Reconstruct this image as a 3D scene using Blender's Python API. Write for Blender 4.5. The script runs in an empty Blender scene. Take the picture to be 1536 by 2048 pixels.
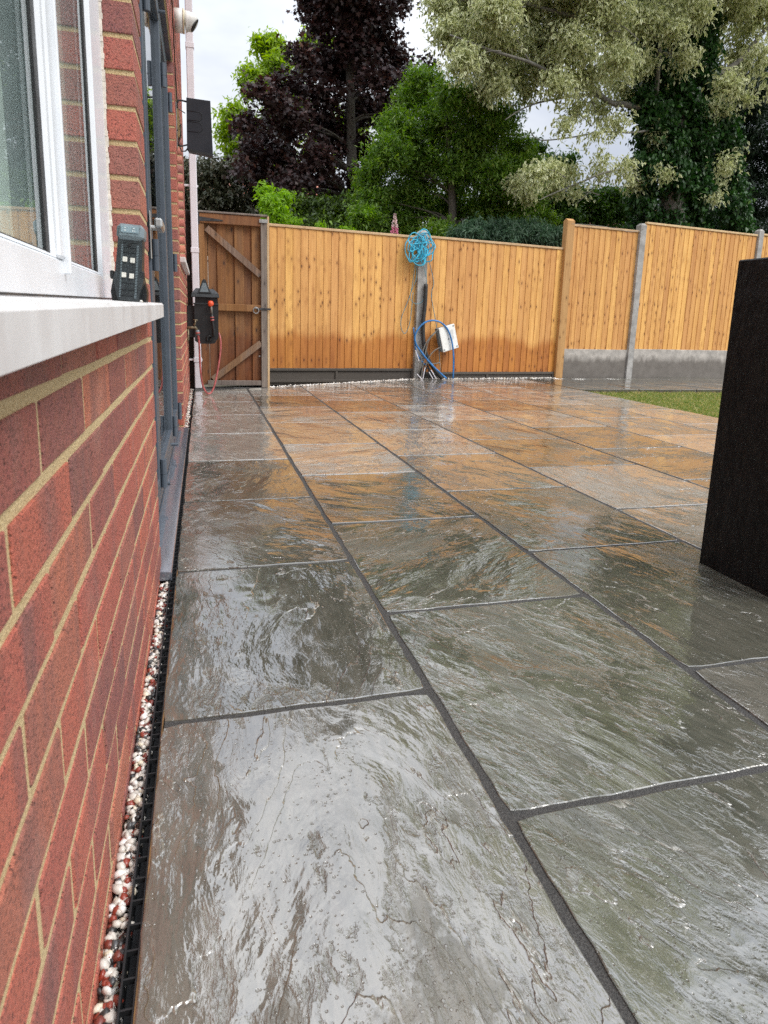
import bpy, math, random
import numpy as np
from mathutils import Vector, Matrix
R = math.radians
scene = bpy.context.scene
col = scene.collection
rng = np.random.default_rng(7)
random.seed(7)

# ------------------------------------------------------------------ camera
CAM_F, CAM_P, CAM_Y, CAM_R, CAM_H, PPX, PPY = 1316.837, 0.197941, 0.278784, 0.0319, 0.74663, 779.83, 904.17
fwd = Vector((0.26981304, 0.94261838, -0.19665073))
rgt = Vector((0.96262776, -0.26901647, 0.03127192))
upv = Vector((0.0234248, 0.19773902, 0.97997477))
cd = bpy.data.cameras.new('camera'); cam = bpy.data.objects.new('camera', cd); col.objects.link(cam)
M = Matrix.Identity(4)
for i in range(3):
    M[i][0] = rgt[i]; M[i][1] = upv[i]; M[i][2] = -fwd[i]
M[2][3] = CAM_H
cam.matrix_world = M
cd.sensor_fit = 'VERTICAL'; cd.sensor_height = 36; cd.sensor_width = 27
cd.lens = CAM_F/2048*36
cd.shift_x = -(PPX-768)/2048; cd.shift_y = -(1024-PPY)/2048
cd.clip_start = 0.02; cd.clip_end = 600
cd.dof.use_dof = True; cd.dof.focus_distance = 2.6; cd.dof.aperture_fstop = 14
scene.camera = cam
# ------------------------------------------------------------------ sky + sun
w = bpy.data.worlds.new('World'); scene.world = w; w.use_nodes = True
nt = w.node_tree; nt.nodes.clear()
SUN_EL, SUN_AZ = R(48), R(135)      # azimuth clockwise from +Y
wo = nt.nodes.new('ShaderNodeOutputWorld')
sk = nt.nodes.new('ShaderNodeTexSky'); sk.sky_type = 'NISHITA'; sk.sun_disc = False
sk.sun_elevation = SUN_EL; sk.sun_rotation = SUN_AZ; sk.air_density = 1.2; sk.dust_density = 3
b1 = nt.nodes.new('ShaderNodeBackground'); b1.inputs[1].default_value = 0.09
nt.links.new(sk.outputs[0], b1.inputs[0])
tc = nt.nodes.new('ShaderNodeTexCoord')
mp = nt.nodes.new('ShaderNodeMapping'); mp.inputs['Scale'].default_value = (1.2, 1.2, 3.0)
nt.links.new(tc.outputs['Generated'], mp.inputs[0])
nz = nt.nodes.new('ShaderNodeTexNoise'); nz.inputs['Scale'].default_value = 2.2; nz.inputs['Detail'].default_value = 5
nt.links.new(mp.outputs[0], nz.inputs[0])
cr = nt.nodes.new('ShaderNodeValToRGB')
cr.color_ramp.elements[0].position = .38; cr.color_ramp.elements[0].color = (.56, .60, .69, 1)
cr.color_ramp.elements[1].position = .62; cr.color_ramp.elements[1].color = (.90, .92, .95, 1)
nt.links.new(nz.outputs[0], cr.inputs[0])
# overcast cover: a little brighter overhead than at the horizon
sx = nt.nodes.new('ShaderNodeSeparateXYZ'); nt.links.new(tc.outputs['Generated'], sx.inputs[0])
mr = nt.nodes.new('ShaderNodeMapRange'); mr.inputs[1].default_value = .0; mr.inputs[2].default_value = 1
mr.inputs[3].default_value = .68; mr.inputs[4].default_value = 3.4
sq = nt.nodes.new('ShaderNodeMath'); sq.operation = 'POWER'; sq.use_clamp = True; sq.inputs[1].default_value = 1.5
nt.links.new(sx.outputs[2], sq.inputs[0]); nt.links.new(sq.outputs[0], mr.inputs[0])
b2 = nt.nodes.new('ShaderNodeBackground'); nt.links.new(cr.outputs[0], b2.inputs[0]); nt.links.new(mr.outputs[0], b2.inputs[1])
ms = nt.nodes.new('ShaderNodeMixShader'); ms.inputs[0].default_value = .85
nt.links.new(b1.outputs[0], ms.inputs[1]); nt.links.new(b2.outputs[0], ms.inputs[2]); nt.links.new(ms.outputs[0], wo.inputs[0])
sd = bpy.data.lights.new('sun', 'SUN'); sd.energy = 1.8; sd.angle = R(25); sd.color = (1, .96, .9)
so = bpy.data.objects.new('sun', sd); col.objects.link(so)
sdir = Vector((math.sin(SUN_AZ)*math.cos(SUN_EL), math.cos(SUN_AZ)*math.cos(SUN_EL), math.sin(SUN_EL)))
so.rotation_euler = sdir.to_track_quat('Z', 'Y').to_euler()
vs = scene.view_settings; vs.view_transform = 'Standard'; vs.look = 'None'; vs.gamma = 1; vs.exposure = 0.32
vs.use_curve_mapping = False
scene.cycles.max_bounces = 6; scene.cycles.diffuse_bounces = 3; scene.cycles.glossy_bounces = 4; scene.cycles.transparent_max_bounces = 8
scene.cycles.use_denoising = False

def at(x, y, Y):
    """world point seen at photo position (x, y) at depth Y"""
    d = fwd + rgt*((x-PPX)/CAM_F) - upv*((y-PPY)/CAM_F)
    return Vector((0, 0, CAM_H)) + d*(Y/d.y)

# ------------------------------------------------------------------ helpers
def tag(o, label=None, cat=None, group=None, kind=None):
    if label: o['label'] = label
    if cat: o['category'] = cat
    if group: o['group'] = group
    if kind: o['kind'] = kind
    return o
def empty(name, loc=(0, 0, 0), rz=0, parent=None):
    o = bpy.data.objects.new(name, None); o.empty_display_size = .05
    o.location = loc; o.rotation_euler = (0, 0, rz); o.parent = parent; col.objects.link(o); return o
class MB:
    def __init__(s): s.v = []; s.f = []
    def add(s, vs, fs):
        n = len(s.v); s.v += [tuple(p) for p in vs]; s.f += [tuple(i+n for i in f) for f in fs]; return s
    def box(s, x0, x1, y0, y1, z0, z1, b=0):
        x0, x1 = min(x0, x1), max(x0, x1); y0, y1 = min(y0, y1), max(y0, y1); z0, z1 = min(z0, z1), max(z0, z1)
        if b <= 0:
            return s.add([(x0,y0,z0),(x1,y0,z0),(x1,y1,z0),(x0,y1,z0),(x0,y0,z1),(x1,y0,z1),(x1,y1,z1),(x0,y1,z1)],
                         [(3,2,1,0),(4,5,6,7),(0,1,5,4),(1,2,6,5),(2,3,7,6),(3,0,4,7)])
        V = []; idx = {}
        c = ((x0+x1)/2, (y0+y1)/2, (z0+z1)/2); h = ((x1-x0)/2, (y1-y0)/2, (z1-z0)/2)
        for sx in (-1, 1):
            for sy in (-1, 1):
                for sz in (-1, 1):
                    for a in range(3):
                        sg = (sx, sy, sz)
                        p = [c[i]+sg[i]*(h[i]-(0 if i == a else b)) for i in range(3)]
                        idx[sg, a] = len(V); V.append(p)
        F = []
        S = (-1, 1)
        def q(pts):
            P = [Vector(V[i]) for i in pts]; n = (P[1]-P[0]).cross(P[2]-P[0]); m = sum(P, Vector())/len(P)-Vector(c)
            F.append(tuple(pts) if n.dot(m) > 0 else tuple(reversed(pts)))
        for a in range(3):
            o1, o2 = [i for i in range(3) if i != a]
            for sg in S:
                pts = []
                for u, v in ((-1,-1),(1,-1),(1,1),(-1,1)):
                    g = [0,0,0]; g[a] = sg; g[o1] = u; g[o2] = v; pts.append(idx[tuple(g), a])
                q(pts)
            # edges parallel to axis a
            for u in S:
                for v in S:
                    g0 = [0,0,0]; g0[a] = -1; g0[o1] = u; g0[o2] = v; g1 = list(g0); g1[a] = 1
                    q([idx[tuple(g0), o1], idx[tuple(g1), o1], idx[tuple(g1), o2], idx[tuple(g0), o2]])
        for sx in S:
            for sy in S:
                for sz in S: q([idx[(sx,sy,sz), a] for a in range(3)])
        return s.add(V, F)
    def tube(s, pts, r, n=8, cap=True):
        P = [Vector(p) for p in pts]; m = len(P)
        rr = r if isinstance(r, (list, tuple)) else [r]*m
        t = (P[1]-P[0]).normalized(); a = t.orthogonal().normalized(); V = []; F = []
        for i in range(m):
            t2 = (P[min(i+1, m-1)]-P[max(i-1, 0)])
            if t2.length > 1e-9: t2.normalize()
            else: t2 = t
            a = (a - t2*a.dot(t2)).normalized(); b = t2.cross(a); t = t2
            for k in range(n):
                an = 2*math.pi*k/n; V.append(P[i]+(a*math.cos(an)+b*math.sin(an))*rr[i])
        for i in range(m-1):
            for k in range(n):
                k2 = (k+1) % n; F.append((i*n+k, i*n+k2, (i+1)*n+k2, (i+1)*n+k))
        if cap: F.append(tuple(reversed(range(n)))); F.append(tuple((m-1)*n+k for k in range(n)))
        return s.add(V, F)
    def prism(s, poly, axis, a0, a1):
        n = len(poly); V = []
        for a in (a0, a1):
            for p in poly:
                q = list(p); q.insert(axis, a); V.append(q)
        F = [tuple(range(n)), tuple(reversed(range(n, 2*n)))]
        F += [(i, i+n, (i+1) % n+n, (i+1) % n) for i in range(n)]
        return s.add(V, F)
    def build(s, name, mat, parent=None, smooth=False, loc=None):
        me = bpy.data.meshes.new(name); me.from_pydata(s.v, [], s.f); me.validate(); me.update()
        if smooth: me.polygons.foreach_set('use_smooth', [True]*len(me.polygons))
        if mat: me.materials.append(mat)
        o = bpy.data.objects.new(name, me); col.objects.link(o); o.parent = parent
        if loc is not None: o.location = loc
        fix_normals(me)
        return o
def fix_normals(me):
    import bmesh
    b = bmesh.new(); b.from_mesh(me); bmesh.ops.recalc_face_normals(b, faces=b.faces); b.to_mesh(me); b.free()
def npmesh(name, V, F, mat, attrs=None, parent=None, smooth=False):
    """V (n,3), F (m,k) arrays"""
    me = bpy.data.meshes.new(name); k = F.shape[1]
    me.vertices.add(len(V)); me.vertices.foreach_set('co', V.astype(np.float32).ravel())
    me.loops.add(F.size); me.loops.foreach_set('vertex_index', F.astype(np.int32).ravel())
    me.polygons.add(len(F)); me.polygons.foreach_set('loop_start', np.arange(0, F.size, k, dtype=np.int32))
    me.update(calc_edges=True)
    for nm, a in (attrs or {}).items():
        at_ = me.attributes.new(nm, 'FLOAT', 'POINT'); at_.data.foreach_set('value', a.astype(np.float32))
    if smooth: me.polygons.foreach_set('use_smooth', [True]*len(me.polygons))
    me.materials.append(mat)
    o = bpy.data.objects.new(name, me); col.objects.link(o); o.parent = parent; return o
def copy(o, parent=None, loc=None):
    c = o.copy(); col.objects.link(c)
    if parent is not None: c.parent = parent
    if loc is not None: c.location = loc
    return c

# ------------------------------------------------------------------ materials
class N:
    """tiny node-graph writer"""
    def __init__(s, name, rough=.5, color=(.5,.5,.5), spec=.5, metal=0):
        s.m = bpy.data.materials.new(name); s.m.use_nodes = True; s.t = s.m.node_tree
        s.b = s.t.nodes['Principled BSDF']; s.out = s.t.nodes['Material Output']
        s.set('Base Color', (*color, 1) if len(color) == 3 else color); s.set('Roughness', rough)
        s.set('Specular IOR Level', spec); s.set('Metallic', metal)
    def set(s, k, v):
        if hasattr(v, 'is_output') or isinstance(v, bpy.types.NodeSocket): s.t.links.new(v, s.b.inputs[k])
        else: s.b.inputs[k].default_value = v
    def node(s, ty, **kw):
        n = s.t.nodes.new(ty)
        for k, v in kw.items(): setattr(n, k, v)
        return n
    def lk(s, v, sock):
        if isinstance(v, bpy.types.NodeSocket): s.t.links.new(v, sock)
        elif v is not None:
            if isinstance(v, (tuple, list)) and len(v) == 3 and len(sock.default_value) == 4: v = (*v, 1)
            sock.default_value = v
    def obj(s): return s.node('ShaderNodeTexCoord').outputs['Object']
    def pos(s): return s.node('ShaderNodeNewGeometry').outputs['Position']
    def rnd(s): return s.node('ShaderNodeObjectInfo').outputs['Random']
    def ocol(s):
        n = s.node('ShaderNodeSeparateColor'); s.lk(s.node('ShaderNodeObjectInfo').outputs['Color'], n.inputs[0]); return n.outputs
    def attr(s, nm): return s.node('ShaderNodeAttribute', attribute_name=nm).outputs['Fac']
    def map(s, v, scale=(1,1,1), rot=(0,0,0), loc=(0,0,0)):
        n = s.node('ShaderNodeMapping'); s.lk(v, n.inputs[0]); s.lk(scale, n.inputs['Scale']); s.lk(rot, n.inputs['Rotation']); s.lk(loc, n.inputs['Location']); return n.outputs[0]
    def noise(s, v, sc, det=4, rough=.55, dist=0, w=None):
        n = s.node('ShaderNodeTexNoise')
        if w is not None: n.noise_dimensions = '4D'; s.lk(w, n.inputs['W'])
        s.lk(v, n.inputs['Vector']); s.lk(sc, n.inputs['Scale']); s.lk(det, n.inputs['Detail']); s.lk(rough, n.inputs['Roughness']); s.lk(dist, n.inputs['Distortion']); return n.outputs[0]
    def vor(s, v, sc, feat='F1', rand=1):
        n = s.node('ShaderNodeTexVoronoi', feature=feat); s.lk(v, n.inputs['Vector']); s.lk(sc, n.inputs['Scale']); s.lk(rand, n.inputs['Randomness']); return n.outputs['Distance']
    def math(s, op, a, b=0, c=0, clamp=False):
        n = s.node('ShaderNodeMath', operation=op); n.use_clamp = clamp; s.lk(a, n.inputs[0]); s.lk(b, n.inputs[1]); s.lk(c, n.inputs[2]); return n.outputs[0]
    def rng(s, v, a, b, c=0., d=1., sm=False):
        n = s.node('ShaderNodeMapRange')
        if sm: n.interpolation_type = 'SMOOTHSTEP'
        for i, x in enumerate((v, a, b, c, d)): s.lk(x, n.inputs[i])
        return n.outputs[0]
    def mix(s, f, a, b, mode='MIX'):
        n = s.node('ShaderNodeMix', data_type='RGBA', blend_type=mode); s.lk(f, n.inputs[0]); s.lk(a, n.inputs[6]); s.lk(b, n.inputs[7]); return n.outputs[2]
    def ramp(s, v, stops):
        n = s.node('ShaderNodeValToRGB'); e = n.color_ramp.elements
        while len(e) < len(stops): e.new(.5)
        for x, (p, c) in zip(e, stops): x.position = p; x.color = (*c, 1)
        s.lk(v, n.inputs[0]); return n.outputs[0]
    def bump(s, h, dist=.002, st=1, nrm=None, to='Normal'):
        n = s.node('ShaderNodeBump'); s.lk(h, n.inputs['Height']); s.lk(st, n.inputs['Strength']); s.lk(dist, n.inputs['Distance'])
        if nrm is not None: s.lk(nrm, n.inputs['Normal'])
        if to: s.set(to, n.outputs[0])
        return n.outputs[0]
    def xyz(s, v):
        n = s.node('ShaderNodeSeparateXYZ'); s.lk(v, n.inputs[0]); return n.outputs
    def comb(s, x, y, z):
        n = s.node('ShaderNodeCombineXYZ'); s.lk(x, n.inputs[0]); s.lk(y, n.inputs[1]); s.lk(z, n.inputs[2]); return n.outputs[0]

def plain(name, c, rough=.5, metal=0, spec=.5, var=.12, sc=30, bump=0):
    m = N(name, rough, c, spec, metal); o = m.obj()
    n = m.noise(o, sc, 4)
    m.set('Base Color', m.mix(m.rng(n, .35, .65, 0, 1), tuple(x*(1-var) for x in c), tuple(min(1, x*(1+var)) for x in c)))
    m.set('Roughness', m.rng(m.noise(o, sc*.4, 3), .3, .7, rough*.75, min(1, rough*1.25)))
    if bump: m.bump(m.noise(o, sc*4, 4), bump)
    return m.m

# --- wet riven sandstone
def mk_stone(name='wet_sandstone'):
    m = N(name); o = m.obj(); oc = m.ocol(); seed = m.math('MULTIPLY', oc[2], 37.0)
    A, S, MU, SB = 'ADD', 'SUBTRACT', 'MULTIPLY', 'SUBTRACT'
    p = m.map(o, (1, 1, 1), m.comb(0., 0., m.math(MU, oc[1], 3.14159)))       # x runs along the bedding
    n1 = m.noise(m.map(p, (1.0, 2.3, 1.0)), 1.7, 6, .50, .5, w=seed)
    t = m.math(MU, n1, 12.0); fl = m.math('FLOOR', t); fr = m.math('FRACT', t)
    brk = m.rng(m.noise(p, 3.0, 3, .6, 0, w=seed), .44, .56, 0., 1.)          # ledges fade out in places
    st = m.math(A, fl, m.rng(fr, .0, .055, 0., 1., True))
    h1 = m.math(A, m.math(MU, st, brk), m.math(MU, t, m.math(SB, 1., brk)))
    rp = m.noise(m.map(p, (1., 2.6, 1)), 10, 5, .58, 1.1, w=seed)              # ripples of the split face
    ridge = m.rng(m.math('ABSOLUTE', m.math(SB, rp, .5)), .0, .12, 1., 0.)
    fine = m.noise(m.map(p, (1., 1.7, 1)), 62, 4, .6, .4, w=seed)
    # where the rain stands as a film: ragged patches drawn out along the bedding
    zn = m.noise(m.map(p, (1., 1.5, 1)), 2.1, 5, .60, .5, w=m.math(A, seed, 5.))
    fv = m.math(A, zn, m.math(MU, m.math(SB, rp, .5), .42)); fv = m.math(A, fv, m.math(MU, m.math(SB, fine, .5), .16)); fv = m.math(A, fv, m.math(MU, m.math(SB, m.node('ShaderNodeObjectInfo').outputs['Alpha'], .5), .20))
    film = m.rng(fv, .405, .470, 0., 1., True)
    men = m.rng(fv, .42, .50, 0., 1., True)
    vn = m.node('ShaderNodeTexVoronoi'); m.lk(p, vn.inputs['Vector']); m.lk(150., vn.inputs['Scale'])
    cellr = m.node('ShaderNodeSeparateColor'); m.lk(vn.outputs['Color'], cellr.inputs[0])
    dens = m.rng(m.noise(p, 4.5, 3, .6, 0, w=seed), .42, .62, .05, .75)
    dotr = m.math(MU, m.math('LESS_THAN', cellr.outputs[0], dens), m.rng(cellr.outputs[1], 0, 1, .18, .42))
    dots = m.rng(m.math(SB, vn.outputs['Distance'], dotr), -.12, .0, 1., 0., True)    # beads on the damp face, pits in the film
    filmt = m.math('MAXIMUM', m.math(MU, film, m.math(SB, 1., m.math(MU, dots, .8))), m.math(MU, dots, m.math(SB, 1., film)))
    big = m.noise(p, 2.6, 2, .5, 0, w=seed)
    inv = m.math(SB, 1., film)
    H = m.math(A, m.math(MU, h1, 1.5), m.math(MU, big, 3.5))
    H = m.math(A, H, m.math(MU, ridge, m.rng(film, 0, 1, .42, .07)))
    H = m.math(A, H, m.math(MU, fine, m.rng(film, 0, 1, .38, .05)))
    H = m.math(A, H, m.math(MU, men, .55)); H = m.math(A, H, m.math(MU, dots, m.rng(film, 0, 1, .5, -.35)))
    nb = m.bump(H, .0020, 1.0, to=None); m.set('Normal', nb); m.set('Coat Normal', nb)
    # colour
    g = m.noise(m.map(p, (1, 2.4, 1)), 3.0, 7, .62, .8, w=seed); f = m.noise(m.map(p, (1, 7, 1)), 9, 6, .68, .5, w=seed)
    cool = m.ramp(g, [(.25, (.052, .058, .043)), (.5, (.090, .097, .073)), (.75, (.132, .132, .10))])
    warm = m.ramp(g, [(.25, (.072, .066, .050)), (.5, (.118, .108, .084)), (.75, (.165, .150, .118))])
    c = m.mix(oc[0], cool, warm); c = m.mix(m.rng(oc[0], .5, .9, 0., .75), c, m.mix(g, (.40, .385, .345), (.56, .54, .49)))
    c = m.mix(m.rng(f, .38, .68, 0., .5), c, m.mix(.5, c, (.19, .155, .125)))
    c = m.mix(m.rng(f, .55, .42, 0., .35), c, (.055, .052, .040))
    near = m.math(MU, m.math(MU, m.rng(fr, .0, .02, 0, 1), m.rng(fr, .035, .085, 1., 0.)), brk)
    c = m.mix(m.math(MU, near, .6), c, (.36, .35, .30))                        # glint along each ledge edge, put in as pale colour
    ledge_shade = m.math(MU, m.rng(fr, .965, 1., 0., .7), brk); c = m.mix(ledge_shade, c, (.03, .028, .022))  # dark line under each ledge: its shadow painted into the colour
    vein_glint = m.rng(m.math('ABSOLUTE', m.math(SB, rp, .47)), .0, .012, .5, 0.); c = m.mix(m.math(MU, vein_glint, m.rng(zn, .5, .62, 0, 1)), c, (.30, .29, .25))  # further pale veins along the ripples, reflections drawn as colour
    c = m.mix(m.math(MU, m.rng(m.noise(p, 240, 2), .62, .7, 0, 1), .45), c, (.035, .033, .028))
    rust = m.rng(m.noise(p, 4.2, 4, .6, 0, w=m.math(A, seed, 9.)), .69, .72, 0., .5)
    c = m.mix(rust, c, (.26, .13, .045))
    m.set('Base Color', c)
    m.set('Roughness', m.rng(film, 0, 1, .36, .13)); m.set('Specular IOR Level', m.rng(film, 0, 1, .5, .75))
    m.set('Coat Weight', m.rng(filmt, 0, 1, .38, 1.)); m.set('Coat IOR', 2.1); m.set('Coat Roughness', .03)
    return m.m
STONE = mk_stone()
def mk_mortar(name, c1, c2, sc=260, b=.002, rough=.85):
    m = N(name, rough); o = m.pos(); n = m.noise(o, sc, 3, .7)
    m.set('Base Color', m.mix(m.rng(n, .35, .65, 0, 1), c1, c2)); m.bump(m.math('ADD', n, m.noise(o, sc*.15, 3)), b); return m.m
JOINT = mk_mortar('joint_compound', (.018, .018, .018), (.085, .082, .076), 420, .003, .6)
WALLM = mk_mortar('buff_mortar', (.50, .36, .17), (.74, .58, .33), 300, .004)
SOIL = mk_mortar('soil', (.05, .03, .018), (.17, .11, .06), 60, .02, .9)
CONC = None
def mk_conc(name, base, wetz=None, sc=40):
    m = N(name, .8); p = m.pos(); n = m.noise(p, 9, 5, .6); n2 = m.noise(p, 90, 3, .7)
    c = m.mix(m.rng(n, .35, .65, 0, 1), tuple(x*.72 for x in base), tuple(x*1.18 for x in base))
    c = m.mix(m.rng(n2, .45, .7, 0, .35), c, tuple(x*.45 for x in base))
    if wetz:
        z = m.xyz(p)[2]; e = m.math('ADD', z, m.math('MULTIPLY', m.noise(m.map(p, (3, 3, .6)), 3, 5, .65), -.24))
        c = m.mix(m.rng(e, wetz-.16, wetz-.06, .78, 0.), c, (.085, .072, .060))
    m.set('Base Color', c); m.bump(m.math('ADD', n2, m.math('MULTIPLY', n, .5)), .003); return m.m
CONC = mk_conc('concrete', (.36, .35, .33)); CONCW = mk_conc('damp_concrete', (.43, .40, .36), .27)
CONCD = mk_conc('dark_gravel_board', (.085, .078, .068), .12)

# --- brick
def mk_brick(name, attr=False):
    m = N(name, .75); o = m.obj(); p = m.pos()
    r = m.attr('rnd') if attr else m.rnd()
    y = m.xyz(p)[1]; wv = m.math('MULTIPLY', r, 50.)
    band = m.noise(m.map(p, (1, 15, 1.2)), 1.0, 2, .6, 0, w=wv)
    fine = m.noise(p, 240, 4, .7); mid = m.noise(p, 45, 4, .6)
    base = m.ramp(r, [(0, (.58, .155, .10)), (.35, (.50, .135, .10)), (.6, (.30, .105, .095)), (.82, (.62, .20, .115)), (1, (.34, .125, .11))])
    c = m.mix(m.rng(m.math('ADD', band, m.math('MULTIPLY', m.math('SUBTRACT', mid, .5), .25)), .50, .68, 0., .7), base, (.20, .11, .11))
    c = m.mix(m.rng(mid, .4, .7, 0., .35), c, (.48, .17, .10))
    pit = m.rng(m.math('ADD', m.vor(p, 230), m.math('MULTIPLY', mid, .5)), .40, .52, 1., 0.); c = m.mix(m.rng(fine, .52, .66, 0., .6), c, (.075, .038, .033)); c = m.mix(m.math('MULTIPLY', pit, .75), c, (.06, .028, .024))
    c = m.mix(m.rng(m.noise(p, 7, 4), .58, .8, 0., .22), c, (.55, .40, .34))
    m.set('Base Color', c); m.set('Roughness', .55)
    m.bump(m.math('SUBTRACT', m.math('ADD', m.math('MULTIPLY', fine, 1.2), m.math('MULTIPLY', mid, .8)), m.math('MULTIPLY', pit, .5)), .004, 1.); return m.m
BRICK = mk_brick('brick_face'); BRICKA = mk_brick('brick_face_far', True)

# --- timber
def mk_wood(name, light, mid, dark, wetz=0, grey=0, knots=True, rough=.65):
    m = N(name, rough); o = m.obj(); oc = m.ocol(); r = m.rnd()
    seed = m.math('ADD', m.math('MULTIPLY', oc[0], 60.), m.math('MULTIPLY', r, .25))
    v = m.xyz(o)
    q = m.comb(v[0], v[1], v[2])
    gr = m.noise(m.map(q, (40, 40, 1.6)), 1.0, 5, .6, 1.2, w=m.math('MULTIPLY', r, 40.))
    wide = m.noise(m.map(q, (9, 9, .9)), 1.0, 3, .55, 1.5, w=m.math('MULTIPLY', r, 40.))
    c = m.mix(m.rng(gr, .35, .68, 0, 1), light, mid)
    c = m.mix(m.rng(wide, .42, .66, 0, .6), c, tuple(.5*a+.5*b for a, b in zip(mid, dark)))
    tone = m.rng(r, 0, 1, .86, 1.10)
    hs = m.node('ShaderNodeHueSaturation'); m.lk(tone, hs.inputs['Value']); m.lk(m.rng(r, 0, 1, .491, .503), hs.inputs['Hue']); m.lk(c, hs.inputs['Color']); c = hs.outputs[0]
    if knots:
        kv = m.map(q, (14., 0., 6.4)); kx = m.xyz(kv); kn = m.node('ShaderNodeTexVoronoi'); m.lk(m.comb(m.math('ADD', kx[0], m.math('MULTIPLY', m.math('FLOOR', m.math('MULTIPLY', oc[0], 40.)), 3.7)), m.math('MULTIPLY', r, .5), m.math('ADD', kx[2], m.math('MULTIPLY', r, .9))), kn.inputs['Vector']); m.lk(1.0, kn.inputs['Scale'])
        dk = m.math('ADD', kn.outputs['Distance'], m.math('MULTIPLY', m.noise(q, 40, 2), .06))
        halo = m.rng(dk, .14, .42, .45, 0.); core = m.rng(dk, .11, .18, .85, 0.)
        c = m.mix(halo, c, dark); c = m.mix(core, c, tuple(x*.35 for x in dark))
    if wetz:
        wp = m.pos(); z = m.xyz(wp)[2]
        ed = m.math('ADD', z, m.math('MULTIPLY', m.math('ADD', m.math('MULTIPLY', m.noise(m.map(wp, (7, 7, .8)), 1., 5, .7), .5), m.math('MULTIPLY', m.noise(m.map(wp, (1.1, 1.1, 0)), 1., 2), .75)), -.62))
        wetm = m.math('MULTIPLY', m.rng(ed, wetz-.36, wetz-.20, 1., 0., True), m.math('SUBTRACT', 1., oc[2]))
        c = m.mix(m.math('MULTIPLY', wetm, .9), c, m.mix(1., c, (.64, .43, .22), 'MULTIPLY'))
    if grey:
        gm = m.rng(m.noise(m.map(q, (6, 6, 1.5)), 1., 5, .7, .6, w=m.math('MULTIPLY', r, 9.)), .42, .60, 0., grey)
        c = m.mix(gm, c, m.mix(m.rng(gr, .4, .6, 0, 1), (.22, .19, .17), (.12, .10, .09)))
    m.set('Base Color', c); m.bump(gr, .0018, .8); return m.m
FENCEW = mk_wood('fence_timber', (.77, .44, .14), (.635, .325, .085), (.30, .11, .025), wetz=.42)
GATEW = mk_wood('gate_timber', (.30, .135, .035), (.20, .080, .020), (.09, .034, .012), wetz=.35, grey=.12)
GREYW = mk_wood('weathered_timber', (.26, .22, .18), (.17, .135, .11), (.09, .06, .045), grey=.5)
BRACEW = mk_wood('brace_timber', (.30, .17, .08), (.19, .10, .045), (.09, .045, .02), grey=.5)
POSTW = mk_wood('post_timber', (.60, .38, .14), (.46, .25, .075), (.24, .11, .03), wetz=.40)
CAPW = mk_wood('capping_timber', (.68, .50, .28), (.55, .38, .20), (.35, .2, .08), knots=False)

UPVC = plain('white_upvc', (.74, .77, .80), .30, var=.04, sc=9)
SILLM = N('stone_sill', .55); _p = SILLM.pos()
_n = SILLM.noise(SILLM.map(_p, (1, 1, .35)), 14, 4, .6)
SILLM.set('Base Color', SILLM.mix(SILLM.rng(_n, .38, .66, 0, 1), (.68, .67, .66), (.56, .535, .52)))
SILLM.bump(SILLM.noise(_p, 60, 3), .0003); SILLM = SILLM.m
GREYAL = plain('anthracite_aluminium', (.075, .092, .115), .38, var=.08, sc=12)
GREYWET = N('wet_anthracite', .25, (.10, .12, .15)); _p = GREYWET.pos()
_v = GREYWET.vor(_p, 160); _m = GREYWET.rng(GREYWET.noise(_p, 9, 3), .4, .6, 0, 1)
GREYWET.bump(GREYWET.math('MULTIPLY', GREYWET.rng(_v, .15, .45, 1, 0), _m), .002, .6)
GREYWET.set('Coat Weight', 1.); GREYWET.set('Coat IOR', 2.); GREYWET.set('Coat Roughness', .08); GREYWET.set('Base Color', GREYWET.mix(GREYWET.rng(GREYWET.noise(_p, 120, 2), .6, .7, 0, .5), (.12, .14, .17), (.3, .32, .34))); GREYWET = GREYWET.m
GASKET = plain('black_rubber', (.012, .012, .013), .5)
BLACKP = plain('black_plastic', (.009, .010, .011), .5, var=.3, sc=20)
DARKP = plain('charcoal_plastic', (.022, .027, .030), .45, var=.3, sc=60)
GREYP = plain('grey_plastic', (.16, .20, .22), .4, var=.15, sc=60)
BOXM = plain('black_shell', (.009, .011, .018), .7, var=.1, sc=10)
PIPEW = plain('white_pipe', (.72, .70, .74), .45, var=.05, sc=6)
FLUEW = plain('aged_white_pipe', (.66, .66, .63), .4, var=.08, sc=18)
CREAMW = plain('old_sealant', (.68, .62, .54), .8, var=.15, sc=60)
CREAM = plain('cream_seal', (.66, .60, .42), .5)
SILVER = plain('silver_metal', (.62, .62, .60), .3, metal=.7)
BLACKM = plain('blackened_iron', (.05, .05, .052), .5, metal=.4, var=.4)
GALV = plain('galvanised', (.34, .34, .33), .5, metal=.6, var=.3)
CYAN = plain('cyan_cord', (.045, .42, .60), .5, var=.25, sc=14)
BLUEC = plain('blue_cable', (.03, .17, .42), .4, var=.25, sc=14)
GREYC = plain('grey_cable', (.16, .15, .13), .5, var=.3, sc=14)
REDH = plain('red_hose', (.36, .09, .085), .45, var=.35, sc=25)
ORANGE = plain('orange_plastic', (.80, .10, .035), .4)
WHITEB = plain('white_enclosure', (.80, .80, .76), .4, var=.05)
LEDM = plain('pale_lens', (.66, .64, .58), .35, var=.2, sc=300)
BLACKW = N('black_render', .5); _p = BLACKW.pos(); _n = BLACKW.noise(BLACKW.map(_p, (1, 1, .6)), 38, 5, .65)
BLACKW.set('Base Color', BLACKW.mix(BLACKW.rng(_n, .4, .7, 0, 1), (.004, .004, .0042), (.013, .013, .013)))
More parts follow.
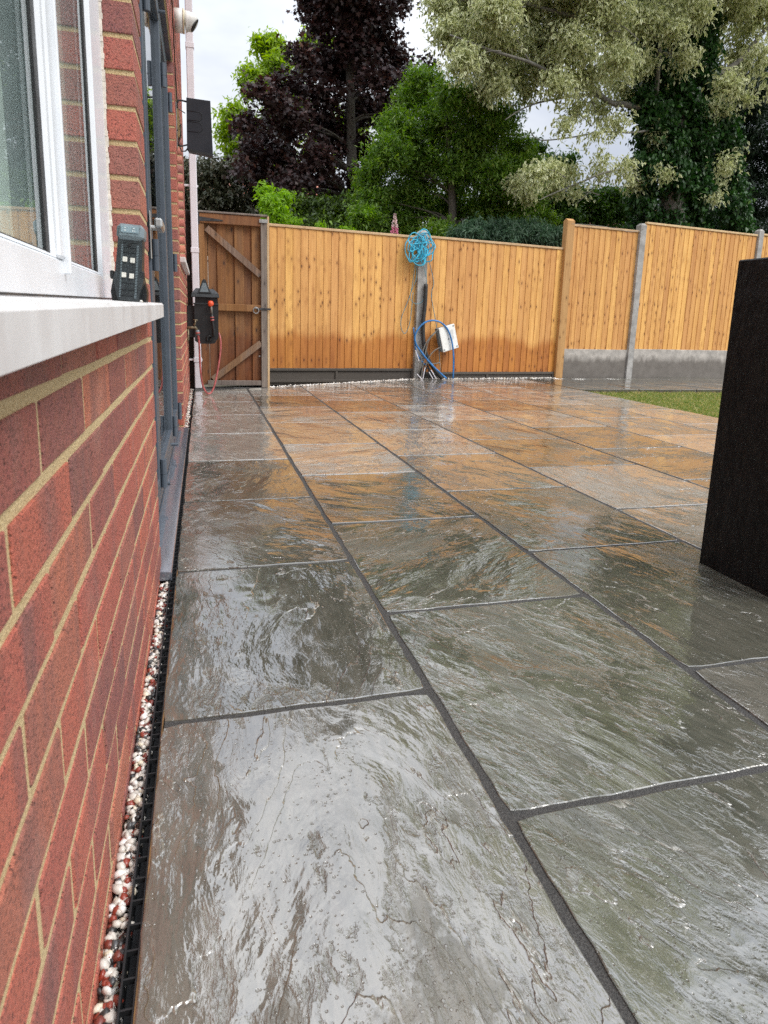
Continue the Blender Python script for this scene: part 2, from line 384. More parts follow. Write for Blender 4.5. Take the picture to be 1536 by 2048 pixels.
BLACKW.bump(BLACKW.math('ADD', _n, BLACKW.math('MULTIPLY', BLACKW.noise(_p, 5, 3), 2.)), .012, .8); BLACKW.set('Roughness', .42); BLACKW.set('Specular IOR Level', .25); BLACKW = BLACKW.m
def mk_glass(name, tint=(.02, .025, .025)):
    m = N(name, .02, tint, .5)
    gl = m.node('ShaderNodeBsdfGlossy'); gl.inputs['Roughness'].default_value = .01
    tr = m.node('ShaderNodeBsdfTransparent'); tr.inputs[0].default_value = (.90, .94, .93, 1)
    ge = m.node('ShaderNodeNewGeometry'); dt = m.node('ShaderNodeVectorMath', operation='DOT_PRODUCT')
    m.lk(ge.outputs['Incoming'], dt.inputs[0]); m.lk(ge.outputs['Normal'], dt.inputs[1])
    f5 = m.math('POWER', m.math('SUBTRACT', 1., m.math('ABSOLUTE', dt.outputs['Value'])), 5.)
    fres = m.math('ADD', m.math('MULTIPLY', f5, .96), .04)          # Schlick, the same on both faces of the pane
    mx = m.node('ShaderNodeMixShader'); m.lk(fres, mx.inputs[0]); m.lk(tr.outputs[0], mx.inputs[1]); m.lk(gl.outputs[0], mx.inputs[2])
    m.lk(mx.outputs[0], m.out.inputs[0]); return m.m
GLASS = mk_glass('window_glass')
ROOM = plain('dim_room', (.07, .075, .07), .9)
NET = plain('net_curtain', (.80, .84, .81), .9, var=.03)

# ------------------------------------------------------------------ the ground, the patio, the path, the lawn
GZ = -.14
GR = plain('garden_earth', (.09, .075, .045), .9, var=.4, sc=2, bump=.01)
g = MB(); g.add([(-260, -260, GZ), (260, -260, GZ), (260, 340, GZ), (-260, 340, GZ)], [(0, 1, 2, 3)])
tag(g.build('ground', GR), kind='structure')

def clip(poly, a, b):       # keep the side to the right of a->b
    out = []; n = len(poly)
    d = lambda p: (b[0]-a[0])*(p[1]-a[1])-(b[1]-a[1])*(p[0]-a[0])
    for i in range(n):
        p, q = poly[i], poly[(i+1) % n]; dp, dq = d(p), d(q)
        if dp <= 0: out.append(p)
        if (dp < 0 < dq) or (dq < 0 < dp):
            t = dp/(dp-dq); out.append((p[0]+(q[0]-p[0])*t, p[1]+(q[1]-p[1])*t))
    return out
def area(P): return abs(sum(P[i][0]*P[(i+1) % len(P)][1]-P[(i+1) % len(P)][0]*P[i][1] for i in range(len(P))))/2
def slab(poly, parent, z=0, tint=None, ang=None, seed=None, wetness=None):
    if len(poly) < 3 or area(poly) < .004: return
    cx = sum(p[0] for p in poly)/len(poly); cy = sum(p[1] for p in poly)/len(poly)
    step = .035 if cy < 2.4 else .12
    am = .0012
    pts = []
    n = len(poly)
    for i in range(n):
        p = Vector(poly[i]); q = Vector(poly[(i+1) % n]); L = (q-p).length; k = max(2, int(L/step))
        nrm = Vector((-(q-p).y, (q-p).x)).normalized(); sd_ = random.random()*50
        for j in range(k):
            t = j/k; a = p.lerp(q, t)
            if j == 0: off = -.006*(p-Vector((cx, cy))).normalized()*-1*-1; a = a+off
            else:
                x = t*L
                a = a+nrm*am*(math.sin(x*31+sd_)+.7*math.sin(x*77+sd_*2)+random.uniform(-.5, .5))
            pts.append(a)
    V = []; m = len(pts)
    zj = z+random.uniform(-.0012, .0012)
    for (ins, dz) in ((0, -.03), (0, -.005), (.0008, -.0009), (.0024, 0)):
        for p in pts:
            d = (Vector((cx, cy))-p); d = d.normalized()*ins*1.3
            V.append((p.x+d.x-cx, p.y+d.y-cy, dz+(random.uniform(-.0004, .0002) if dz < 0 else 0)))
    F = [tuple(range(3*m, 4*m))]
    for r_ in range(3):
        for i in range(m): F.append((r_*m+i, r_*m+(i+1) % m, (r_+1)*m+(i+1) % m, (r_+1)*m+i))
    me = bpy.data.meshes.new('paving_slab'); me.from_pydata(V, [], F); me.update()
    me.materials.append(STONE)
    o = bpy.data.objects.new('paving_slab', me); col.objects.link(o); o.parent = parent; o.location = (cx, cy, zj)
    o.rotation_euler = (random.uniform(-.0012, .0012), random.uniform(-.0012, .0012), 0)
    fix_normals(me)
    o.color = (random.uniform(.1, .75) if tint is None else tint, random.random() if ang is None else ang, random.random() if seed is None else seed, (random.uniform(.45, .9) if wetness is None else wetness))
    return o
XE = [-.089, .436, 1.030, 1.648, 2.325, 2.985, 3.70, 4.32]
ROWS = [[-1.1, -.36, .40, 1.163, 1.923, 2.685, 3.462, 4.28, 5.10, 5.90, 6.68, 7.16],
        [-1.1, -.72, .03, .80, 1.532, 2.30, 3.07, 3.853, 4.70, 5.54, 6.38, 7.2, 8.0],
        [-1.1, -.40, .36, 1.116, 1.89, 2.677, 3.465, 4.33, 5.20, 6.0, 6.8, 7.6, 8.4, 9.2],
        [-1.1, -.72, .03, .80, 1.54, 2.298, 3.08, 3.905, 4.745, 5.60, 6.40, 7.2, 8.0, 8.8],
        [-1.1, -.35, .40, 1.16, 1.93, 2.71, 3.515, 4.349, 5.2, 6.0, 6.8, 7.6, 8.4, 9.2],
        [-1.1, -.72, .03, .80, 1.55, 2.32, 3.12, 3.93, 4.77, 5.62, 6.42, 7.2, 8.0, 8.8],
        [-1.1, -.35, .40, 1.16, 1.95, 2.75, 3.56, 4.40, 5.24, 6.05, 6.98, 7.75, 8.55]]
D0, D1 = (.70, 7.12), (2.70, 8.20)                       # diagonal edge beside the pebbles
E0, E1 = (2.714, 8.215), (8.60, 9.06)                    # edge along the fence
SPEC = {(0, 2): (.55, .5, .11, .68), (0, 1): (.5, .48, .7, .6), (0, 3): (.35, .52, .35, .85), (0, 4): (.45, .30, .52, .7), (1, 4): (.3, .8, .23, .55), (1, 3): (.06, .36, .81, .42),
        (1, 2): (.02, .38, .44, .42), (1, 1): (.1, .4, .3), (2, 3): (.35, .42, .66), (2, 4): (.25, .38, .9), (2, 2): (.56, .35, .15, .4), (0, 5): (.35, .6, .77), (1, 5): (.5, .2, .36)}
base = MB().box(XE[0]+.004, XE[-1]-.004, -1.1, 7.16, GZ+.01, -.0032)
base.prism([(XE[0]+.01, 7.162), (.70, 7.162), (2.70, 8.20), (8.6, 9.06), (8.6, 7.0), (4.33, 7.0), (4.33, 7.162), (4.31, 7.162)][:2]+[(.72, 7.128), (2.70, 8.19), (4.31, 8.43), (4.31, 7.162)], 2, GZ+.01, -.0034)
patio = tag(base.build('patio', JOINT), kind='structure')
G = .0075
for ci, rows in enumerate(ROWS):
    for ri in range(len(rows)-1):
        y0, y1 = rows[ri]+G*.85, rows[ri+1]-G*.85; x0, x1 = XE[ci]+(G if ci else 0), XE[ci+1]-G
        P = [(x0, y0), (x1, y0), (x1, y1), (x0, y1)]
        P = clip(P, D0, D1); P = clip(P, E0, E1) if len(P) > 2 else P
        if ci == 0 and ri == len(rows)-2: y1 = 7.05
        a = SPEC.get((ci, ri))
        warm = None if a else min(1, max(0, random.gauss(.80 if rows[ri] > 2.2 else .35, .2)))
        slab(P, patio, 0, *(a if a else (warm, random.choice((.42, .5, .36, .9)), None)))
pb = MB().prism([(4.335, 7.0), (8.6, 7.0), (8.6, 9.06), (4.335, 8.44)], 2, GZ+.012, -.0085)
path = tag(pb.build('path', JOINT), kind='structure')
for k, (ya, yb, off) in enumerate(((6.985, 7.70, 0), (7.70, 8.42, .4), (8.42, 9.2, .1))):
    x = 4.33-off
    while x < 8.6:
        P = [(max(x, 4.335)+.005, ya+.005), (min(x+.85, 8.6)-.005, ya+.005), (min(x+.85, 8.6)-.005, yb-.005), (max(x, 4.335)+.005, yb-.005)]
        P = clip(P, E0, E1)
        slab(P, path, .002, random.uniform(0, .2), .5); x += .85
# lawn
lw = MB().box(4.335, 14, -1.1, 6.968, GZ+.014, -.045)
tag(lw.build('lawn', SOIL), kind='structure')
def rotm(a):        # random rotations around z, arrays
    c, s = np.cos(a), np.sin(a); return c, s
def grass(name, n, x0, x1, y0, y1, z, h, mat, dens=None):
    X = rng.uniform(x0, x1, n); Y = rng.uniform(y0, y1, n)
    if dens is not None: k = dens(X, Y); X, Y = X[k], Y[k]; n = len(X)
    a = rng.uniform(0, 6.283, n); hh = h*rng.uniform(.5, 1.2, n); lean = rng.normal(0, .45, (n, 2))*hh[:, None]
    wd = .0022*rng.uniform(.7, 1.5, n); c, s = np.cos(a)*wd, np.sin(a)*wd
    V = np.zeros((n, 4, 3)); V[:, 0] = np.c_[X-c, Y-s, np.full(n, z)]; V[:, 1] = np.c_[X+c, Y+s, np.full(n, z)]
    V[:, 2] = np.c_[X+lean[:, 0]*.4+c*.8, Y+lean[:, 1]*.4+s*.8, z+hh*.6]; V[:, 3] = np.c_[X+lean[:, 0], Y+lean[:, 1], z+hh]
    F = (np.arange(n)[:, None]*4+np.array([[0, 1, 2]])); F2 = (np.arange(n)[:, None]*4+np.array([[0, 2, 3]]))
    return npmesh(name, V.reshape(-1, 3), np.r_[F, F2], mat, {'rnd': np.repeat(rng.random(n), 4)})
def mk_leaf(name, stops, rough=.45, trans=.35, edge=None, spec=.4):
    m = N(name, rough, spec=spec); r = m.attr('rnd'); c = m.ramp(r, stops)
    if edge: c = m.mix(m.rng(m.attr('edge'), .05, .40, 0., 1.), c, m.mix(r, edge[0], edge[1]))
    m.set('Base Color', c)
    tl = m.node('ShaderNodeBsdfTranslucent'); hs = m.node('ShaderNodeHueSaturation'); m.lk(1.25, hs.inputs['Saturation']); m.lk(1.5, hs.inputs['Value']); m.lk(c, hs.inputs['Color']); m.lk(hs.outputs[0], tl.inputs[0])
    mx = m.node('ShaderNodeMixShader'); m.lk(trans, mx.inputs[0]); m.lk(m.b.outputs[0], mx.inputs[1]); m.lk(tl.outputs[0], mx.inputs[2]); m.lk(mx.outputs[0], m.out.inputs[0]); return m.m
GRASSM = mk_leaf('grass_blade', [(0, (.11, .18, .04)), (.5, (.20, .28, .075)), (.75, (.38, .37, .14)), (1, (.58, .48, .25))])
o = grass('grass', 90000, 4.33, 7.2, 3.2, 6.86, -.047, .050, GRASSM, lambda X, Y: (np.sin(X*9)+np.sin(X*23+1))*.02+6.80 > Y)
tag(o, 'short striped green and yellow lawn grass beside the patio', 'grass', kind='stuff')
# crumbs of soil along the step of the path
def pebbles(name, P, S, mat, rnd, flat=.7):
    """lumpy little stones: P (n,3) centres, S (n,) sizes"""
    ph = (1+5**.5)/2
    T = np.array([(-1,ph,0),(1,ph,0),(-1,-ph,0),(1,-ph,0),(0,-1,ph),(0,1,ph),(0,-1,-ph),(0,1,-ph),(ph,0,-1),(ph,0,1),(-ph,0,-1),(-ph,0,1)])/1.9
    TF = np.array([(0,11,5),(0,5,1),(0,1,7),(0,7,10),(0,10,11),(1,5,9),(5,11,4),(11,10,2),(10,7,6),(7,1,8),(3,9,4),(3,4,2),(3,2,6),(3,6,8),(3,8,9),(4,9,5),(2,4,11),(6,2,10),(8,6,7),(9,8,1)])
    n = len(P); V = np.repeat(T[None], n, 0)*rng.uniform(.68, 1.28, (n, 12, 1))
    sc = np.stack([rng.uniform(.8, 1.45, n), rng.uniform(.7, 1.0, n), rng.uniform(flat*.8, flat*1.2, n)], 1)
    V = V*sc[:, None]
    a, b = rng.uniform(0, 6.28, n), rng.normal(0, .5, n)
    ca, sa, cb, sb = np.cos(a), np.sin(a), np.cos(b), np.sin(b)
    x = V[..., 0]*cb[:, None]-V[..., 2]*sb[:, None]; z = V[..., 0]*sb[:, None]+V[..., 2]*cb[:, None]; y = V[..., 1]
    V = np.stack([x*ca[:, None]-y*sa[:, None], x*sa[:, None]+y*ca[:, None], z], -1)*S[:, None, None]+P[:, None]
    F = (np.arange(n)[:, None, None]*12+TF[None]).reshape(-1, 3)
    return npmesh(name, V.reshape(-1, 3), F, mat, {'rnd': np.repeat(rnd, 12)}, smooth=False)
PEB = N('pebble', .4); _r = PEB.attr('rnd'); _n = PEB.noise(PEB.pos(), 160, 4)
_c = PEB.ramp(_r, [(0, (.015, .016, .017)), (.18, (.05, .052, .055)), (.27, (.26, .035, .018)), (.36, (.17, .028, .018)), (.43, (.62, .58, .52)), (.75, (.78, .76, .72)), (.92, (.70, .62, .48)), (1, (.45, .30, .22))])
for e in _c.node.color_ramp.elements: pass
_c.node.color_ramp.interpolation = 'CONSTANT'
PEB.set('Base Color', PEB.mix(PEB.rng(_n, .4, .7, 0, .3), _c, PEB.mix(.6, _c, (.2, .15, .12)))); PEB.set('Coat Weight', .25); PEB.bump(_n, .0008); PEB = PEB.m
n = 700; P = np.c_[rng.uniform(4.5, 7.4, n), rng.uniform(6.86, 6.97, n), rng.uniform(-.045, -.03, n)]
tag(pebbles('soil', P, rng.uniform(.006, .02, n), SOIL, rng.random(n)), 'brown crumbs of bare soil between lawn and path', 'soil', kind='stuff')

# ------------------------------------------------------------------ drain, gravel strips
WX = -.135
n = 2900; Y_ = rng.uniform(-.1, 1.885, n)
P = np.c_[rng.uniform(WX+.003, -.1085, n), Y_, rng.uniform(-.034, -.017, n)]
S_ = rng.uniform(.0042, .0088, n)
n2 = 3400; Y2 = rng.uniform(4.47, 7.0, n2); P2 = np.c_[rng.uniform(WX+.003, -.106, n2), Y2, rng.uniform(-.03, -.008, n2)]
o = pebbles('gravel', np.r_[P, P2], np.r_[S_, rng.uniform(.004, .008, n2)], PEB, rng.random(n+n2))
tag(o, 'narrow strip of wet white, red and black pebbles along the brick wall', 'gravel', kind='stuff')
m_ = MB().box(WX+.002, -.1078, -1.1, 7.05, GZ+.02, -.032)
tag(m_.build('gravel_bed', SOIL), kind='structure')
n = 3300; t = rng.random(n); seg = rng.random(n) < .5
A = np.array(D0); B_ = np.array(D1); E_ = np.array((4.93, 8.535))
pt = np.where(seg[:, None], A+(B_-A)*t[:, None], B_+(E_-B_)*t[:, None])
nv = np.where(seg[:, None], np.array([-.475, .88])[None], np.array([-.14, .99])[None])
P = np.c_[pt+nv*rng.uniform(.006, .07, n)[:, None], rng.uniform(-.018, .001, n)]
o = pebbles('gravel', P, rng.uniform(.007, .014, n), PEB, np.where(rng.random(n) < .25, .1, .46+.5*rng.random(n)))
tag(o, 'thin line of white pebbles between the far patio edge and the fence', 'gravel', kind='stuff')
mbp = MB().prism([D0, (D0[0]-.05, D0[1]+.08), (2.66, 8.30), (4.93, 8.62), (4.93, 8.536), (2.70, 8.204)], 2, GZ+.02, -.012)
tag(mbp.build('gravel_bed', SOIL), kind='structure')

drain = empty('drain_channel', (-.098, 3, 0)); tag(drain, 'slim black drainage channel between the pebbles and the paving', 'drain')
m_ = MB(); m_.box(-.0095, -.007, -4.1, 4.05, -.05, -.006); m_.box(.0065, .0085, -4.1, 4.05, -.05, -.004)
m_.build('channel_wall', BLACKP, drain)
MB().box(-.007, .0065, -4.1, 4.05, -.055, -.045).build('channel_base', BLACKP, drain)
b0 = MB().box(-.0075, .007, -.0012, .0012, -.014, -.0065).build('grate_bar', BLACKP, drain, loc=(0, -2.9, 0))
for k in range(1, 120): copy(b0, drain, (0, -2.9+k*.036, 0))
bb = MB()
for k in range(75): bb.box(-.0075, .007, -2.9+(120+k)*.036-.0012, -2.9+(120+k)*.036+.0012, -.014, -.0065)
tag(bb.build('grate_bar', BLACKP, drain), kind='stuff')
RUST = plain('rusty_edging', (.16, .085, .03), .7, var=.5, sc=25)
MB().box(.0088, .011, -4.1, -1.05, -.04, -.002).build('edging_strip', RUST, drain)

# ------------------------------------------------------------------ the house
house = empty('brick_house', (WX, 2, 0)); tag(house, 'red brick house wall with buff mortar running along the left of the patio', 'house')
HO = Vector((WX, 2, 0))
def H(o):      # put a world-space mesh under the house
    o.parent = house; o.location = -HO; return o
CZ, CH, BL, BD = .0015, .075, .225, .10
ROOFZ = 5.25
WY0, WY1, WZ0, WZ1 = -.35, 1.735, .765, 2.05      # near window opening
DY0, DY1, DZ1 = 1.96, 4.60, 2.25                  # patio door opening
VY0, VY1, VZ0, VZ1 = 4.95, 6.45, 1.1265, 2.25     # second window opening
HY1 = 7.0; HY0 = -3.0
def open_at(y, z):
    return (WY0 < y < WY1 and WZ0-.03 < z < WZ1) or (DY0 < y < DY1 and z < DZ1) or (VY0 < y < VY1 and VZ0 < z < VZ1)
core = MB()
def wallbox(y0, y1, z0, z1): core.box(WX-.0018, WX-.115, y0, y1, z0, z1)
wallbox(HY0, WY0, GZ, ROOFZ); wallbox(WY0, WY1+.004, GZ, .735); wallbox(WY0, WY1, WZ1+.004, ROOFZ-.001)
wallbox(WY1+.004, DY0-.004, GZ, ROOFZ); wallbox(DY0, DY1, DZ1+.004, ROOFZ-.001)
wallbox(DY1+.004, VY0-.004, GZ, ROOFZ); wallbox(VY0-.002, VY1+.002, GZ, VZ0-.008); wallbox(VY0-.002, VY1+.002, VZ1+.004, ROOFZ-.001)
wallbox(VY1+.004, HY1-.004, GZ, ROOFZ)
core.box(WX-.116, WX-6, HY1-.12, HY1-.004, GZ, ROOFZ)
H(core.build('wall', WALLM))
bv = []
for q in range(3):
    mb = MB().box(-BD, 0, -.1065, .1065, -.0315, .0315, .0016)
    mb.v = [(x+random.uniform(-.0008, .0008), y+random.uniform(-.0012, .0012), z+random.uniform(-.0012, .0012)) for x, y, z in mb.v]
    me = bpy.data.meshes.new('brick'); me.from_pydata(mb.v, [], mb.f); me.materials.append(BRICK); bv.append(me)
def brick_cells():
    for k in range(-2, 70):
        z0 = CZ+k*CH; zc = z0+CH/2
        if zc > ROOFZ: break
        off = (k % 2)*BL/2
        y = HY1-BL*45-off
        spans = []
        # breakpoints of openings in this course
        cuts = [HY0, HY1]
        if WZ0-.03 < zc < WZ1: cuts += [WY0, WY1]
        if zc < DZ1: cuts += [DY0, DY1]
        if VZ0-.02 < zc < VZ1: cuts += [VY0, VY1]
        cuts = sorted(cuts)
        # bond anchored at door jambs
        for a, b in zip(cuts[:-1], cuts[1:]):
            mid = (a+b)/2
            if (WZ0-.03 < zc < WZ1 and WY0 <= mid <= WY1) or (zc < DZ1 and DY0 <= mid <= DY1) or (VZ0-.02 < zc < VZ1 and VY0 <= mid <= VY1): continue
            anchor = b if b <= DY0+.01 else a
            ys = []
            if anchor == b:
                y = b; first = True
                while y > a+.01:
                    L = BL/2 if (first and k % 2 and b-a > .3) else BL
                    ys.append((max(a, y-L), y)); y -= L; first = False
            else:
                y = a; first = True
                while y < b-.01:
                    L = BL/2 if (first and k % 2 and b-a > .3) else BL
                    ys.append((y, min(b, y+L))); y += L; first = False
            for (p, q) in ys:
                if q-p > .03: yield (p, q, zc)
far = []; nb = 0
for (p, q, zc) in brick_cells():
    L = q-p-.010
    p2, q2 = p+.006, q-.006
    # bricks at opening edges run flush with the reveal
    for e in (WY1, DY1, VY1):
        if abs(p-e) < .002: p2 = p
    for e in (DY0, VY0, HY1, WY0):
        if abs(q-e) < .002: q2 = q
    near = (.25 < q and p < 1.97 and zc < WZ0) or (1.7 < p < 1.97 and zc < 1.75)
    pier = (4.55 < p < 4.96 and zc < 2.25) or (4.9 < p < 6.4 and zc < 1.13)
    L = q2-p2
    if (near or pier) and nb < 300:
        o = bpy.data.objects.new('brick', bv[nb % 3]); col.objects.link(o); o.parent = house
        o.location = (random.uniform(-.0006, .001), (p2+q2)/2-HO.y, zc); o.scale = (1, L/.213, 1); nb += 1
        o.rotation_euler = (random.uniform(-.004, .004), 0, random.uniform(-.002, .002))
    else: far.append((p2, q2, zc))
F_ = np.array(far); n = len(F_)
tmpl = np.array([(0,0,0),(1,0,0),(1,1,0),(0,1,0),(0,0,1),(1,0,1),(1,1,1),(0,1,1)], float)
V = np.zeros((n, 8, 3)); V[:, :, 0] = WX-BD+tmpl[:, 0][None]*BD+rng.uniform(-.0006, .001, (n, 1))*tmpl[:, 0][None]
V[:, :, 1] = F_[:, :1]+tmpl[:, 1][None]*(F_[:, 1:2]-F_[:, :1]); V[:, :, 2] = F_[:, 2:3]-.0315+tmpl[:, 2][None]*.063
BF = np.array([(3,2,1,0),(4,5,6,7),(0,1,5,4),(1,2,6,5),(2,3,7,6),(3,0,4,7)])
o = npmesh('brick', V.reshape(-1, 3), (np.arange(n)[:, None, None]*8+BF[None]).reshape(-1, 4), BRICKA, {'rnd': np.repeat(rng.random(n), 8)})
tag(H(o), kind='stuff')
H(MB().box(WX-.01, WX-.11, DY0-.1, DY1+.1, DZ1+.0005, DZ1+.0035).build('lintel', GREYAL))
TILE = plain('roof_tile', (.16, .07, .045), .8, var=.4, sc=8)
H(MB().prism([(WX+.22, ROOFZ), (WX-6.2, ROOFZ), (WX-3, 7.6)], 1, HY0-.2, HY1+.15).build('roof', TILE))
H(MB().box(WX+.20, WX+.24, HY0-.2, HY1+.15, ROOFZ+.0, ROOFZ-.14).build('gutter', UPVC))
# dim rooms behind the glass
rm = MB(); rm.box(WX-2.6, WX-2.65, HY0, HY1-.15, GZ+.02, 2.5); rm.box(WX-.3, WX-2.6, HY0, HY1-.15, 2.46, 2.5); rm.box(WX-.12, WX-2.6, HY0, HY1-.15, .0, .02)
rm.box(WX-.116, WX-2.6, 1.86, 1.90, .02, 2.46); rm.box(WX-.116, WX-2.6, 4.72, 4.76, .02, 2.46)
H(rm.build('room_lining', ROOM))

# near window: frame standing 65 mm back in the opening, its sill, two lights
def framebox(m, x0, x1, y0, y1, z0, z1, b=.003): m.box(x0, x1, y0, y1, z0, z1, b)
def sillz0(y): return .7750-(1.80-y)*.0152
win = empty('window', Vector((WX-.09, .7, WZ0))-HO, parent=house)
def W(mb, name, mat, parent=win, smooth=False):
    o = mb.build(name, mat, parent, smooth); base_ = parent.location+HO if parent.parent is house else HO
    o.location = -base_; return o
FX = WX-.068; GX = FX-.011
fm = MB()
fm.box(FX, FX-.06, 1.575, WY1-.001, .742, WZ1, .004)               # right stile
fm.box(FX, FX-.06, WY0, 1.575, .742, .822, .004)                   # bottom rail
fm.box(FX, FX-.06, WY0, 1.575, WZ1-.05, WZ1, .004)
fm.box(FX-.001, FX-.06, -.33, -.25, .822, WZ1-.05, .004)
fm.box(FX+.004, FX-.06, 1.105, 1.190, .822, WZ1-.05, .004)         # mullion, two rebated faces
fm.box(FX+.010, FX-.02, 1.146, 1.156, .800, WZ1-.05, .002)
W(fm, 'frame', UPVC)
bd = MB()                                                           # sloped glazing beads
for (ya, yb) in ((-.25, 1.105), (1.190, 1.575)):
    bd.prism([(FX-.002, .8215), (FX-.010, .8215), (FX-.010, .828)], 1, ya, yb)
    bd.prism([(FX-.002, yb+.0005), (FX-.010, yb-.006), (FX-.010, yb+.0005)], 2, .8215, WZ1-.05)
W(bd, 'glazing_bead', UPVC)
gk = MB()
for (ya, yb) in ((-.25, 1.105), (1.190, 1.575)):
    gk.box(GX+.0025, GX-.002, yb-.030, yb-.006, .826, WZ1-.05); gk.box(GX+.0015, GX-.002, ya, yb, .8265, .829)
gk.prism([(WY0, sillz0(WY0)), (WY1-.002, sillz0(WY1)), (WY1-.002, sillz0(WY1)+.003), (WY0, sillz0(WY0)+.003)], 0, FX-.02, FX+.001)
W(gk, 'gasket', GASKET)
for (ya, yb) in ((-.25, 1.105), (1.190, 1.575)):
    W(MB().box(GX, GX-.004, ya, yb-.012, .823, WZ1-.05), 'pane', GLASS)
cu = MB(); k = 116
for i in range(k):
    ya = .1+i*.013; xa = GX-.05+.012*math.sin(i*1.7); xb = GX-.05+.012*math.sin((i+1)*1.7)
    cu.add([(xa, ya, .80), (xb, ya+.013, .80), (xb, ya+.013, 2.1), (xa, ya, 2.1)], [(0, 1, 2, 3)])
W(cu, 'curtain', NET, smooth=True)
se = MB(); zz = .78
while zz < WZ1:
    q_ = random.uniform(.004, .007); se.box(FX-.002, FX+q_, WY1-.004-random.uniform(0, .002), WY1-.0005, zz, zz+.0125, .001); zz += .0115
tag(W(se, 'sealant', CREAMW), kind='stuff')
sl = MB(); s = sl                                                    # sill, falls very slightly towards the camera
def sillz(y): return .7705-(1.80-y)*.0152
V = []
for y in (-.6, 1.80):
    z = sillz(y); X0, X1 = FX-.03, -.0935
    V += [(X0, y, z+.003-.036), (X0, y, z+.004), (X1-.004, y, z), (X1, y, z-.004), (X1, y, z-.034), (X1-.008, y, z-.036)]
s.add(V, [(0, 1, 2, 3, 4, 5), (11, 10, 9, 8, 7, 6)]+[(i, i+6, (i+1) % 6+6, (i+1) % 6) for i in range(6)])
W(sl, 'sill', SILLM)

# patio door in anthracite aluminium, three leaves
door = empty('patio_door', Vector((WX-.05, 3.3, .02))-HO, parent=house)
def D(mb, name, mat, smooth=False): return W(mb, name, mat, door, smooth)
DX = WX-.033; DG = DX-.020
fr = MB()
fr.box(DX-.002, DX-.07, DY0+.001, DY0+.055, .021, DZ1-.001, .002); fr.box(DX-.002, DX-.07, DY1-.045, DY1-.001, .021, DZ1-.001, .002)
fr.box(DX-.002, DX-.07, DY0+.055, DY1-.045, DZ1-.06, DZ1-.001, .002); fr.box(DX-.002, DX-.07, DY0+.055, DY1-.045, .021, .055, .002)
D(fr, 'door_frame', GREYAL)
leaves = [(DY0+.058, 2.612), (2.618, 3.742), (3.748, DY1-.048)]
for (a, b) in leaves:
    lf = MB(); zt, zb = DZ1-.063, .058
    lf.box(DX, DX-.05, a, a+.062, zb, zt, .003); lf.box(DX, DX-.05, b-.062, b, zb, zt, .003)
    lf.box(DX, DX-.05, a+.062, b-.062, zt-.07, zt, .003); lf.box(DX, DX-.05, a+.062, b-.062, zb, zb+.075, .003)
    lf.box(DX-.012, DX-.030, a+.062, a+.072, zb+.075, zt-.07); lf.box(DX-.012, DX-.030, b-.072, b-.062, zb+.075, zt-.07)
    D(lf, 'leaf_frame', GREYAL)
    D(MB().box(DG, DG-.005, a+.06, b-.06, zb+.07, zt-.065), 'pane', GLASS)
gk = MB()
for y in (2.615, 3.745): gk.box(DX-.006, DX-.04, y-.003, y+.003, .06, DZ1-.07)
D(gk, 'gasket', GASKET)
for (y, zs) in ((2.615, (.14, .95, 1.80)), (4.553, (.11, 1.06, 2.0)), (3.745, (.14, 1.9))):
    for z in zs: D(MB().tube([(DX+.012, y, z-.055), (DX+.012, y, z+.055)], .012, 10).tube([(DX+.012, y, z-.002), (DX+.012, y, z+.002)], .0132, 10), 'hinge', GREYAL)
for (y, z) in ((2.66, .088), (3.70, 2.165), (3.55, .075)):
    D(MB().tube([(DX, y, z), (DX+.032, y, z)], .008, 10), 'guide_pin', GREYAL)
hd = MB().box(DX, DX+.004, 2.52, 2.552, .93, 1.09, .0015); hd.tube([(DX, 2.535, 1.035), (DX+.034, 2.535, 1.035)], .009, 10)
hd.box(DX+.024, DX+.050, 2.38, 2.545, 1.020, 1.050, .006)
D(hd, 'handle', SILVER)
th = MB().prism([(WX-.034, .018), (-.104, .0125), (-.1015, .010), (-.1015, -.012), (WX-.034, -.012)], 1, 1.895, 4.46)
D(th, 'threshold', GREYWET); D(MB().box(WX-.034, WX-.030, 1.965, 4.595, .0, .022), 'upstand', GREYAL)

# second window beyond the door
win2 = empty('window', Vector((WX-.05, 5.7, VZ0))-HO, parent=house)
fm = MB(); fx = WX-.06
fm.box(fx, fx-.06, VY0+.001, VY0+.06, VZ0, VZ1-.001, .003); fm.box(fx, fx-.06, VY1-.06, VY1-.001, VZ0, VZ1-.001, .003)
fm.box(fx, fx-.06, VY0+.06, VY1-.06, VZ0, VZ0+.06, .003); fm.box(fx, fx-.06, VY0+.06, VY1-.06, VZ1-.06, VZ1-.001, .003); fm.box(fx, fx-.06, 5.67, 5.73, VZ0+.06, VZ1-.06, .003)
W(fm, 'frame', UPVC, win2)
for a, b in ((VY0+.06, 5.67), (5.73, VY1-.06)): W(MB().box(fx-.025, fx-.03, a, b, VZ0+.06, VZ1-.06), 'pane', GLASS, win2)
W(MB().box(fx, WX+.034, VY0-.05, VY1+.05, VZ0-.036, VZ0-.001, .003), 'sill', SILLM, win2)

